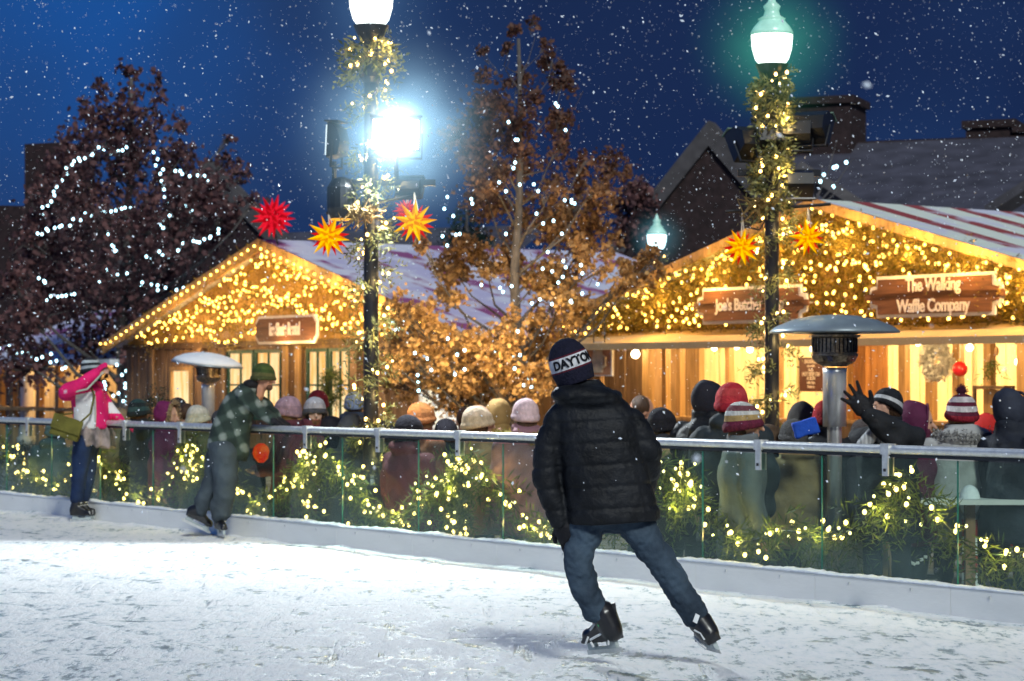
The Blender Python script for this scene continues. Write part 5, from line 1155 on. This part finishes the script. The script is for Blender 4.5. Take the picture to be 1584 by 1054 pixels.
# skates
o = boot(ms_, q(934, 950), q(950, 990, -.02), q(914, 993, .12), V3(-.22, -.0, .97), sc_=1.22)
GW = mat('silver_stripe', (.70, .72, .72), .3, spec=.6); GG = mat('green_badge', (.02, .45, .12), .4, emis=(.02, .5, .12), estr=.15)
for a, b_, r0 in (((922, 962), (913, 975), .006), ((913, 990), (938, 976), .007), ((938, 976), (925, 984), .006), ((934, 963), (943, 970), .005), ((943, 970), (941, 998), .006), ((918, 1001), (914, 994), .007), ((906, 996), (910, 985), .006)):
    dz = -.055-.02*((a[0]+b_[0])/2-905)/45
    M('stripe', tube([q(a[0], a[1], dz+.10*(955-a[0])/50), q((a[0]+b_[0])/2, (a[1]+b_[1])/2, dz+.10*(955-(a[0]+b_[0])/2)/50-.006), q(b_[0], b_[1], dz+.10*(955-b_[0])/50)], r0, 6), GW, o)
M('badge', ell(q(928, 966, -.045), (.013, .006, .016)), GG, o)
M('pull_tab', obox(q(950, 941, -.02), V3(.010, 0, .003), V3(0, .02, 0), V3(-.004, 0, .028)), BOOTB, o)
o = boot(ms_, q(1083, 962), q(1103, 992, -.04), q(1088, 990, .17), V3(-.45, -.05, .89), sc_=1.15)
M('heel_tab', obox(q(1077, 957, -.085), V3(.011, 0, -.006), V3(0, .006, 0), V3(.008, 0, .022)), GW, o)
M('stripe', [tube([q(1074, 975, -.05), q(1084, 980, -.075), q(1090, 990, -.08)], .006, 5), tube([q(1074, 985, .0), q(1084, 998, -.04), q(1092, 1004, -.06)], .008, 5)], GW, o)

# ---------------------------------------------------------------- plaid skater
D1 = 23.5; q = lambda x, y, d=0: P(x, y, D1+d)
pk_ = thing('person', 'man in green knit hat and plaid overshirt leaning his arms on the rail on skates', 'person', q(330, 832)*A3([1, 1, 0]))
hc = q(409, 584, 0); hf = nrm(V3(1, -.3, -.22)); hu = nrm(V3(.25, 0, 1))
j = dict(head=(hc, hf, hu), shR=q(377, 608, -.17), shL=q(386, 604, .18), elR=q(402, 636, -.2), elL=q(412, 628, .10), wrR=q(425, 652, -.28), wrL=q(432, 650, -.1), hipR=q(346, 692, -.09), hipL=q(344, 692, .09), knR=q(346, 745, -.1), knL=q(331, 742, .06), anR=q(341, 792, -.08), anL=q(308, 785, .10), toeR=q(345, 818, -.2), toeL=q(318, 808, .1))
body(pk_, j, SKIN2, .010, hk={'R': dict(n=V3(0, 0, -1)), 'L': dict(n=V3(0, 0, -1))}); eyes(pk_, hc, hf, hu)
def plaid():
    m = bpy.data.materials.new('green_grey_plaid'); m.use_nodes = True; nt = m.node_tree; N = nt.nodes; Lk = nt.links; b = N['Principled BSDF']
    tc = N.new('ShaderNodeTexCoord'); mp = N.new('ShaderNodeMapping'); mp.inputs['Rotation'].default_value = (0, math.radians(22), 0); Lk.new(tc.outputs['Object'], mp.inputs[0])
    nz = N.new('ShaderNodeTexNoise'); nz.inputs['Scale'].default_value = 7; Lk.new(mp.outputs[0], nz.inputs['Vector'])
    va = N.new('ShaderNodeVectorMath'); va.operation = 'MULTIPLY_ADD'; va.inputs[1].default_value = (.08, .08, .08); Lk.new(nz.outputs['Color'], va.inputs[0]); Lk.new(mp.outputs[0], va.inputs[2])
    sp = N.new('ShaderNodeSeparateXYZ'); Lk.new(va.outputs[0], sp.inputs[0]); outs = []
    for i, f_ in ((0, 40), (2, 36)):
        s = N.new('ShaderNodeMath'); s.operation = 'MULTIPLY'; s.inputs[1].default_value = f_; Lk.new(sp.outputs[i], s.inputs[0])
        t = N.new('ShaderNodeMath'); t.operation = 'SINE'; Lk.new(s.outputs[0], t.inputs[0])
        g = N.new('ShaderNodeMapRange'); g.inputs[1].default_value = -.2; g.inputs[2].default_value = .75; Lk.new(t.outputs[0], g.inputs[0]); outs.append(g.outputs[0])
    a = N.new('ShaderNodeMath'); a.operation = 'ADD'; Lk.new(outs[0], a.inputs[0]); Lk.new(outs[1], a.inputs[1])
    h = N.new('ShaderNodeMath'); h.operation = 'MULTIPLY'; h.inputs[1].default_value = .5; Lk.new(a.outputs[0], h.inputs[0])
    rp = N.new('ShaderNodeValToRGB'); rp.color_ramp.elements[0].color = (.008, .018, .014, 1); rp.color_ramp.elements[1].color = (.19, .22, .20, 1); e = rp.color_ramp.elements.new(.5); e.color = (.024, .042, .033, 1)
    Lk.new(h.outputs[0], rp.inputs[0]); Lk.new(rp.outputs[0], b.inputs['Base Color']); b.inputs['Roughness'].default_value = .9
    n2 = N.new('ShaderNodeTexNoise'); n2.inputs['Scale'].default_value = 40; bp = N.new('ShaderNodeBump'); bp.inputs['Strength'].default_value = .4; bp.inputs['Distance'].default_value = .01
    Lk.new(tc.outputs['Object'], n2.inputs['Vector']); Lk.new(n2.outputs['Fac'], bp.inputs['Height']); Lk.new(bp.outputs[0], b.inputs['Normal']); return m
ax = nrm(q(375, 610)-q(350, 700)); sdx = nrm(np.cross(V3(0, 1, 0), ax)); 
coat(pk_, [(q(350, 706), .20, .17), (q(352, 690), .215, .19), (q(357, 665), .19, .18), (q(364, 640), .175, .18), (q(374, 618), .155, .19), (q(383, 604), .11, .14), (q(390, 594), .075, .08)],
     [([q(378, 610, -.18), q(402, 637, -.2), q(424, 652, -.27)], [.085, .068, .05]), ([q(386, 606, .17), q(412, 629, .1), q(430, 650, -.1)], [.08, .065, .05])], plaid(), .010, .012, 3.5, 5, X=sdx, Y=V3(0, 1, 0), name='plaid_shirt')
M('undershirt_hood', organic([ell(q(388, 596), (.085, .12, .06)), cap(q(392, 597), q(388, 606), .07, .09)], .01, 3)[:2], cloth((.010, .010, .012)), pk_, smooth=True)
beanie(pk_, hc, hf, hu, [(.055, .060, .02), (.09, .085, .03), (.035, .06, .015), (.06, .085, .02), (.05, .075, .02)], 1.12, None, 1.05)
legs(pk_, [([q(346, 696, -.09), q(349, 745, -.11), q(341, 795, -.08)], [.15, .115, .10]), ([q(342, 694, .09), q(331, 742, .06), q(311, 786, .1)], [.14, .105, .085])], GREYT, .012, .012, 4, 9)
boot(pk_, q(342, 797, -.08), q(338, 818, -.02), q(346, 820, -.20), V3(0, 0, 1), vox=.011)
boot(pk_, q(306, 788, .1), q(293, 797, .1), q(322, 815, .12), V3(.45, 0, .9), vox=.011)
M('glove', organic(hand(q(427, 653, -.3), V3(.9, -.3, -.5), V3(0, 0, -1), 1.15, .7, .4, 1, 1.2), .008, 1)[:2], GLOVE, pk_, smooth=True)
M('glove', organic(hand(q(433, 651, -.12), V3(.9, -.3, -.5), V3(0, 0, -1), 1.15, .7, .4, -1, 1.2), .008, 1)[:2], GLOVE, pk_, smooth=True)
M('beard', organic([ell(hc+hf*.075-hu*.085, (.035, .05, .035))], .01, 1)[:2], mat('stubble_brown', (.10, .05, .03), .8), pk_, smooth=True)

# ---------------------------------------------------------------- pink skater
D2 = 26.4; q = lambda x, y, d=0: P(x, y, D2+d)
pp_ = thing('person', 'skater in hot pink and white jacket shading her eyes with a raised arm', 'person', q(125, 806)*A3([1, 1, 0]))
hc = q(142, 571, 0); hf = nrm(V3(.9, -.45, -.05)); hu = V3(0, 0, 1)
j = dict(head=(hc, hf, hu), shR=q(122, 597, -.15), shL=q(145, 597, .15), elR=q(104, 607, -.22), elL=q(163, 628, .12), wrR=q(148, 580, -.22), wrL=q(184, 648, .0), hipR=q(128, 680, -.07), hipL=q(138, 680, .07), knR=q(124, 730, -.07), knL=q(138, 728, .08), anR=q(119, 778, -.07), anL=q(128, 776, .08), toeR=q(138, 800, -.09), toeL=q(144, 798, .06))
body(pp_, j, SKIN, .011, hk={'R': dict(d=V3(.7, 0, .3), n=V3(.6, .5, -.3)), 'L': dict(n=V3(0, 0, -1))}); eyes(pp_, hc, hf, hu)
PINK = cloth((.72, .012, .14), .2); WHJ = cloth((.72, .72, .72), .1)
def mif(co, Fo):
    out = []
    for fc in Fo:
        c = co[list(fc)].mean(0); x = CX+F*c[0]/c[1]; y = HY-(c[2]-CZ)*F/c[1]
        wv = 114 if y > 630 else 117
        cuff = (y < 560+1.0*(165-x)+9 and y > 560+1.0*(165-x)+4 and x > 125)
        out.append(1 if ((612-(x-114)*.22 < y and wv < x < 147 and c[1] < D2+.1) or (x > 168 and y > 622 and y < 640)) else 0)
    return out
coat(pp_, [(q(143, 663), .20, .17), (q(142, 650), .205, .175), (q(139, 630), .195, .17), (q(135, 608), .185, .17), (q(134, 597), .15, .15), (q(136, 587), .08, .08)],
     [([q(122, 599, -.14), q(103, 608, -.22)], [.095, .095]), ([q(103, 607, -.24), q(130, 593, -.26), q(148, 577, -.22)], [.09, .072, .056]), ([q(150, 602, .13), q(166, 630, .12), q(187, 651, .02)], [.085, .07, .055])], None, .010, .009, 4, 6, X=V3(1, 0, 0), Y=V3(0, 1, 0), mats=[PINK, WHJ], mif=mif)
M('jacket_piping', [tube([q(147, 612, -.20), q(148, 640, -.215), q(147, 662, -.2)], .008, 5), tube([q(114, 607, -.30), q(135, 602, -.335), q(160, 576, -.27)], .012, 5)], mat('grey_piping', (.45, .48, .42), .6), pp_)
SKT = mat('printed_skirt_cloth', (.07, .07, .065), .8, var=.3, scale=9, col2=(.48, .38, .36), bump=.4, stretch=(1.6, 1.6, .7))
pr = [q(142, 658), q(146, 672), q(150, 690)]; co, Fo, no = organic([loft([ring(pr[0], .19, .16, V3(1, 0, 0), V3(0, 1, 0)), ring(pr[1], .215, .18, V3(1, 0, 0), V3(0, 1, 0)), ring(pr[2], .20, .17, nrm(V3(1, 0, -.1)), V3(0, 1, 0))])], .011, 2)
a = np.arctan2(co[:, 1]-D2, co[:, 0]-pr[1][0]); co = co+no*(.018*np.sin(a*9))[:, None]; M('skirt', (co, Fo), SKT, pp_, smooth=True)
legs(pp_, [([q(127, 685, -.07), q(124, 730, -.07), q(118, 774, -.07)], [.115, .085, .07]), ([q(140, 685, .07), q(138, 728, .08), q(128, 772, .08)], [.11, .08, .066])], JEAND, .012, .009, 4, 4, 'jeans')
boot(pp_, q(119, 778, -.07), q(114, 797, -.07), q(138, 798, -.12), V3(0, 0, 1), vox=.011); boot(pp_, q(128, 777, .08), q(124, 796, .08), q(143, 796, .02), V3(0, 0, 1), vox=.011)
beanie(pp_, hc, hf, hu, [(.02, .025, .03), (.35, .40, .42), (.02, .025, .03), (.45, .5, .5), (.03, .03, .035)], 1.12, None, .95)
M('glove', organic(hand(q(148, 577, -.22), V3(.75, -.1, .75), V3(.6, .5, -.3), .95, .4, .5, 1, 1.25), .008, 1)[:2], PINK, pp_, smooth=True)
M('glove', organic(hand(q(187, 651, 0), V3(.9, 0, -.5), V3(0, 0, -1), 1.1, .5, .4, 1, 1.25), .008, 1)[:2], PINK, pp_, smooth=True)
OLIVE = mat('olive_canvas_bag', (.12, .11, .02), .8, var=.3, scale=8, bump=.4)
bgc = q(103, 662, -.32); X_ = nrm(V3(.95, 0, -.32)); Z_ = nrm(V3(.32, 0, .95))
bag = thing('shoulder_bag', 'olive canvas shoulder bag slung behind the pink jacket', 'bag', bgc)
co, Fo, no = organic([obox(bgc, X_*.16, V3(0, .05, 0), Z_*.115)], .012, 3); M('bag_body', (wrinkle(co, no, .006, 4, 2), Fo), OLIVE, bag, smooth=True)
M('flap', obox(bgc-V3(0, .062, 0)+Z_*.04, X_*.165, V3(0, .006, 0), Z_*.08), OLIVE, bag)
M('strap', tube([bgc+X_*.13+Z_*.11, q(140, 640, -.26), q(146, 612, -.24), q(140, 596, -.1), q(118, 600, .05), q(112, 640, -.1), bgc-X_*.12+Z_*.11], .012, 5), OLIVE, bag)

# ---------------------------------------------------------------- spectators
def spectator(px, ytop, back, ang, label, coatc, hat=None, hoodc=None, fur=None, scale=1.0, pom=None, skin=None, face=False, arms='down', hair=None, wide=1.0, coatm=None, beard=False, hem=.45, D=None, extra=None, lean=0, hatw=1.0, headc=None, tall=1.0, hands=True):
    D = D or 19.86/(1+1.452*(px-CX)/F)+back
    top_ = P(px, ytop, D); extra_h = .15 if (hat or hoodc) else .12
    base = V3(top_[0], D, GZ); H_ = top_[2]-GZ-.03; k = (1.14 if H_ > 1.15 else .9)*scale*(1.10 if px > 1400 else 1.0)
    a = math.radians(ang); fw = V3(math.sin(a), -math.cos(a), 0); u = V3(0, 0, 1); r = np.cross(fw, u)
    Lq = lambda s, f, z: base+r*s+fw*f+u*z
    hz = H_-extra_h*k*.95+.0; c = Lq(0, 0, hz); sh = hz-.235*k; hip = min(.53*H_/1.0, sh-.38*k)
    hf_ = fw+V3(0, 0, -.08) if headc is None else A3(headc); w_ = wide*k
    j = dict(head=(c, hf_, u), shL=Lq(-.18*w_, -.02, sh), shR=Lq(.18*w_, -.02, sh), hipL=Lq(-.09*w_, -.02, hip), hipR=Lq(.09*w_, -.02, hip),
             knL=Lq(-.10*w_, 0, hip*.52), knR=Lq(.10*w_, 0, hip*.52), anL=Lq(-.10*w_, -.02, .09), anR=Lq(.10*w_, -.02, .09), toeL=Lq(-.11*w_, .14, .05), toeR=Lq(.11*w_, .14, .05))
    am = {'down': ((.23, 0, sh-.27*k), (.22, .06, sh-.5*k)), 'front': ((.23, .08, sh-.25*k), (.10, .28, sh-.28*k)), 'up': ((.25, .14, sh-.16*k), (.14, .22, sh+.06*k)), 'reach': ((.24, .2, sh-.12*k), (.22, .45, sh-.1*k))}[arms]
    for s, sg in (('L', -1), ('R', 1)):
        j['el'+s] = Lq(am[0][0]*sg*w_, *am[0][1:]); j['wr'+s] = Lq(am[1][0]*sg*w_, *am[1][1:])
    if extra: 
        for kk, vv in extra.items(): j[kk] = vv
    root = thing('person', label, 'person', base, 'spectators behind the rink rail')
    body(root, j, skin or SKIN, .014, hs=k*min(1.08, hatw)*1.03, hands=hands, hk={'L': dict(n=u), 'R': dict(n=u, thumb=-1)})
    if face: eyes(root, c, hf_, u, k)
    cm = coatm or cloth(coatc); hemz = hip*(1-hem)
    coat(root, [(Lq(0, -.02, hemz), .215*w_, .17*k), (Lq(0, -.02, hip), .20*w_, .155*k), (Lq(0, -.02, (hip+sh)/2), .195*w_, .15*k), (Lq(0, -.02, sh-.05*k), .215*w_, .15*k), (Lq(0, -.02, sh+.04*k), .18*w_, .13*k), (Lq(0, -.02, sh+.08*k), .105*w_, .10*k), (Lq(0, -.015, sh+.165*k), .098*w_, .10*k)],
         [([j['sh'+s], j['el'+s], j['wr'+s]], [.088*k, .072*k, .056*k]) for s in 'LR'], cm, .015, .020, 4.2, int(px), X=r, Y=fw, name='coat', extra=[cap(c-u*.10*k, Lq(0, -.03, sh), .098*k, .15*k)] if hoodc is not None else [] if int(px) % 3 == 0 else [ell(Lq(0, -.10, sh+.10*k), (.15*w_, .09, .075), X=r, Y=fw)])
    legs(root, [([j['hip'+s], j['kn'+s], j['an'+s]], [.10*k, .075*k, .065*k]) for s in 'LR'], BLACKT, .016, .006, 4, 3)
    for s in 'LR': M('boot', organic([cap(j['an'+s], j['an'+s]-V3(0, 0, .04), .055, .05), cap(j['an'+s]-V3(0, 0, .04), j['toe'+s], .048, .042)], .012, 2)[:2], BOOTB, root, smooth=True)
    if hat: beanie(root, c, hf_, u, hat, 1.075*k*hatw, pom, tall)
    if hoodc is not None: hood(root, c, hf_, u, cloth(hoodc), k*(1.0 if not hat else .96), fur)
    if hat and hair is None: M('hair', organic([ell(c-u*.025*k-nrm(hf_)*.018, (.092*k*hatw, .094*k, .10*k), X=r, Y=nrm(hf_)), cap(c-u*.05*k-nrm(hf_)*.03, c-u*.12*k-nrm(hf_)*.035, .075*k, .06*k)], .012, 2)[:2], [HAIRB, mat('black_hair', (.012, .009, .008), .5, bump=.5, bscale=50), mat('fair_hair', (.22, .13, .06), .6, bump=.5, bscale=50)][int(px) % 3], root, smooth=True)
    if hair == 'short' or (hair is None and not hat and hoodc is None): M('hair', organic([ell(c+u*.03*k-nrm(hf_)*.014, (.084*k, .10*k, .098*k))], .012, 2)[:2], HAIRB, root, smooth=True)
    if hair == 'long': M('hair', organic([ell(c+u*.02*k-nrm(hf_)*.02, (.088*k, .098*k, .10*k)), cap(c-nrm(hf_)*.045, c-nrm(hf_)*.07-u*.22*k, .075*k, .05*k, side=r, k=1.2)], .012, 2)[:2], HAIRB, root, smooth=True)
    if beard: M('beard', organic([ell(c+nrm(hf_)*.058-u*.085*k, (.052*k, .045*k, .045*k), X=r, Y=fw)], .01, 2)[:2], mat('brown_beard', (.12, .055, .025), .8, var=.4, scale=40), root, smooth=True)
    return root, j, c, k
SP = spectator
SP(85, 642, 1.2, 180, 'dim spectator in slate teal cap behind the rail left of the pink-jacketed skater', (.05, .08, .09), hat=[(.10, .15, .17), (.12, .19, .2)])
SP(216, 611, 1.5, 130, 'spectator in dark teal-striped beanie and black coat beside the fur-hooded burgundy coat', (.012, .014, .018), hat=[(.012, .02, .022), (.03, .07, .07), (.012, .02, .022), (.02, .05, .05)])
SP(186, 630, 2.0, 200, 'spectator with tan fur collar half hidden behind the pink sleeve', (.18, .14, .07), hoodc=(.22, .17, .10), fur=FURT, scale=.9)
SP(259, 617, 1.2, 75, 'spectator in burgundy hood trimmed with tan fur', (.10, .012, .05), hoodc=(.14, .012, .07), fur=FURT)
SP(275, 609, 3.2, 180, 'spectator in plain black cap behind the burgundy fur hood', (.012, .012, .02), hat=[(.012, .014, .022)])
SP(289, 622, 2.6, 190, 'short dark-haired spectator between the burgundy hood and the cream hat', (.02, .02, .025), hair='short')
SP(308, 620, 1.0, 120, 'spectator in ribbed cream hat with a wide olive fur collar', (.10, .09, .03), hat=[(.42, .42, .32), (.50, .48, .40)], wide=1.15)
SP(362, 640, 1.8, 180, 'spectator in dark coat mostly hidden behind the plaid shirt', (.015, .018, .02), hat=[(.03, .03, .035)])
SP(443, 608, 1.0, 285, 'spectator in mauve slouch hat and maroon coat with head turned to the plaid skater', (.085, .022, .035), hat=[(.26, .17, .21), (.33, .22, .27)], face=True, hatw=1.1, arms='front')
SP(487, 607, 1.3, 10, 'bearded spectator in grey knit hat facing the ice', (.10, .025, .04), hat=[(.06, .06, .07), (.36, .35, .38), (.42, .42, .46)], face=True, beard=True, skin=mat('pale_skin', (.62, .40, .30), .5, var=.08), arms='front')
SP(492, 597, 3.8, 180, 'spectator in crimson beanie behind the bearded man', (.03, .03, .05), hat=[(.18, .012, .02), (.26, .02, .03)])
SP(517, 640, 1.6, 120, 'spectator in dark coat bent low right of the bearded man', (.012, .014, .02), hoodc=(.012, .014, .02))
SP(543, 634, 1.3, 180, 'spectator in pointed charcoal hood left of the left lamp post', (.05, .06, .075), hoodc=(.055, .065, .08))
SP(548, 600, 5.5, 180, 'distant spectator in pale blue knit hat beside the left lamp post', (.03, .04, .06), hat=[(.20, .25, .36), (.26, .30, .40)])
SP(653, 617, 2.0, 130, 'spectator in rust-orange beanie and rust coat', (.12, .04, .02), hat=[(.30, .11, .035), (.36, .14, .04)], hatw=1.1)
SP(634, 637, .9, 140, 'spectator in low black beanie in front of the rust-orange hat', (.10, .02, .03), hat=[(.008, .008, .012), (.012, .012, .02)], hatw=1.12)
SP(741, 620, 1.0, 110, 'spectator in cream knit hat with tan sleeves raised over the rail', (.30, .19, .10), hat=[(.48, .37, .24), (.58, .45, .32)], arms='up', hatw=1.1, tall=.9)
SP(770, 612, 2.6, 190, 'spectator in mustard-brown hood between the cream hat and pink hat', (.24, .15, .05), hoodc=(.28, .17, .06))
r_, j_, c_, k_ = SP(812, 608, .9, 200, 'long-haired woman in pink-white hat and mauve coat with mustard fur collar', (.22, .11, .13), hat=[(.55, .40, .42), (.62, .45, .46)], hair='long', hatw=1.0)
r3 = np.random.default_rng(5)
def fur_collar(root, c, m, k, rr=.15, dz=-.17, n=260):
    a = r3.random(n)*2*PI; pp = np.stack([c[0]+np.cos(a)*rr*k, c[1]+np.sin(a)*rr*.85*k, c[2]+dz*k+r3.normal(size=n)*.025], 1)
    M('fur_collar', [tube([V3(c[0]+math.cos(x)*rr*k, c[1]+math.sin(x)*rr*.85*k, c[2]+dz*k) for x in np.linspace(0, 2*PI, 20)], .05*k, 8), sprigs(pp, np.stack([np.cos(a), np.sin(a), .4+0*a], 1), .08, 6, .035, .005, r3, .3)], m, root)
fur_collar(r_, c_, FURO, k_)
SP(993, 609, 3.5, 110, 'man with short dark hair and ruddy skin behind the black-jacketed skater shoulder', (.04, .03, .03), hair='short', skin=SKIN2, face=True)
r_, j_, c_, k_ = SP(1025, 622, 1.6, 140, 'spectator in black beanie with a tan fur collar right of the black jacket', (.03, .03, .035), hat=[(.010, .010, .014), (.014, .014, .02)]); fur_collar(r_, c_, FURT, k_, .17, -.2)
SP(1096, 583, 1.7, 140, 'spectator from behind in shiny black puffer with the hood up beside the red hat', (.012, .015, .02), hoodc=(.012, .014, .02), coatm=PUF, wide=1.2)
SP(1132, 586, 1.3, 170, 'spectator in raspberry red knit hat and dark hooded coat', (.018, .026, .032), hat=[(.30, .012, .025), (.42, .03, .04), (.46, .05, .05), (.40, .02, .03)], hatw=1.12, wide=1.1)
SP(1152, 616, .75, 98, 'woman with striped cream, gold and maroon hat with side pompom and grey coat', (.13, .15, .16), hat=[(.10, .012, .03), (.12, .015, .04), (.34, .24, .10), (.50, .50, .48), (.15, .05, .06), (.50, .50, .46)], face=True, hair='long', hatw=1.12, wide=1.05)
M('pompom_ball', ell(P(1122, 640, 17.95), .052, seg=14, rg=10), knit((.62, .62, .58)), r_) if False else None
SP(1240, 617, 4.6, 185, 'spectator with fuzzy dark grey hood between right lamp post and heater', (.03, .03, .03), hoodc=(.055, .05, .045), hat=None)
SP(1226, 640, 3.6, 200, 'spectator in khaki coat holding a blue bag beside the right lamp post', (.24, .17, .08), hat=[(.05, .05, .05)])
bb = P(1246, 662, 19.9); bgo = thing('blue_bag', 'bright blue bag held up behind the rail beside the khaki coat', 'bag', bb)
co, Fo, no = organic([obox(bb, V3(.10, 0, .03), V3(0, .05, 0), V3(-.02, 0, .065))], .01, 3); M('bag_body', (wrinkle(co, no, .008, 5, 2), Fo), cloth((.012, .07, .42)), bgo, smooth=True)
SP(1278, 612, 4.2, 175, 'spectator in bright red beanie and black coat behind the steel heater pole', (.012, .014, .016), hat=[(.28, .012, .018), (.36, .02, .02)], hatw=1.05)
SP(1258, 668, 4.4, 180, 'child in light grey beanie just behind the rail left of the heater pole', (.10, .12, .14), hat=[(.26, .29, .31), (.32, .35, .37)], scale=.85)
# man with raised glove
D3 = 19.86/(1+1.452*(1372-CX)/F)+2.9
r_, j_, c_, k_ = SP(1371, 589, 2.9, 320, 'man in striped black beanie looking up with one black glove raised to the heater', (.012, .013, .017), hat=[(.010, .011, .014), (.45, .46, .47), (.010, .012, .016), (.012, .014, .018), (.010, .012, .016)], face=True, wide=1.15, headc=V3(-.75, -.62, .28), hatw=1.0, hands=False,
    extra=dict(elL=P(1392, 668, D3-.22), wrL=P(1345, 643, D3-.3), elR=P(1388, 682, D3-.2), wrR=P(1356, 660, D3-.3)))
M('glove', organic(hand(P(1343, 640, D3-.3), V3(-.62, 0, .72), V3(-.2, -.9, .2), 1.55, .15, 1.7, 1, 1.3)+[cap(P(1356, 654, D3-.3), P(1341, 637, D3-.3), .052, .042)], .008, 1)[:2], GLOVE, r_, smooth=True)
M('scarf', organic([cap(P(1362, 655, D3-.2), P(1335, 690, D3-.22), .045, .06), cap(P(1375, 650, D3-.2), P(1372, 690, D3-.22), .04, .05)], .01, 3)[:2], mat('grey_striped_scarf', (.08, .09, .10), .8, var=.2, col2=(.55, .57, .58), scale=4, stretch=(12, 1, 1)), r_, smooth=True)
SP(1420, 615, 4.4, 85, 'spectator in plum hood with face turned right beside the man with the raised glove', (.08, .012, .035), hoodc=(.085, .012, .045), face=True)
r_, j_, c_, k_ = SP(1487, 602, 4.7, 185, 'spectator in burgundy and white striped pompom hat and pale grey jacket', (.36, .37, .37), hat=[(.26, .012, .025), (.10, .012, .03), (.60, .56, .55), (.10, .012, .03), (.55, .5, .5), (.09, .012, .03)], pom=(.07, .012, .03), wide=1.2, hatw=1.05)
fur_collar(r_, c_, FURG, k_, .15, -.17, 420)
SP(1522, 636, 6.0, 200, 'spectator in scarlet jacket behind the pale grey jacket', (.55, .02, .015), hoodc=(.50, .02, .015))
SP(1566, 596, 4.7, 120, 'spectator in navy-black hooded jacket at the right edge behind the rail', (.016, .02, .03), hoodc=(.03, .036, .055), wide=1.2)
SP(218, 680, 3.0, 20, 'small child with face framed by an olive fur hood seen through the glass', (.16, .02, .03), hoodc=(.20, .17, .06), fur=FURO, face=True, scale=1.1)
SP(1110, 632, 2.4, 150, 'spectator in teal-black hood low between the shiny black hood and the raspberry hat', (.016, .022, .026), hoodc=(.02, .03, .034))
SP(1340, 640, 4.6, 60, 'spectator with flushed face just visible below the raised black glove', (.03, .03, .04), hat=[(.05, .04, .04)], face=True, skin=SKIN2)
SP(345, 628, 3.2, 70, 'spectator in dark coat with face turned right behind the plaid shirt', (.02, .02, .026), hat=[(.03, .03, .04), (.06, .06, .07)], face=True)
SP(600, 642, 2.2, 120, 'spectator in dark knit hat right of the left lamp post', (.016, .018, .024), hat=[(.02, .022, .03)], face=True)
SP(1192, 648, 3.6, 100, 'spectator in brown hat partly hidden by the right lamp post', (.03, .025, .02), hat=[(.08, .05, .03)], face=True)
SP(690, 640, 2.4, 180, 'spectator in grey-black coat left of the cream hat', (.02, .022, .03), hat=[(.02, .02, .03)])
SP(720, 628, 4.0, 190, 'distant spectator in dark coat between rust coat and cream hat', (.03, .025, .03), hair='short')
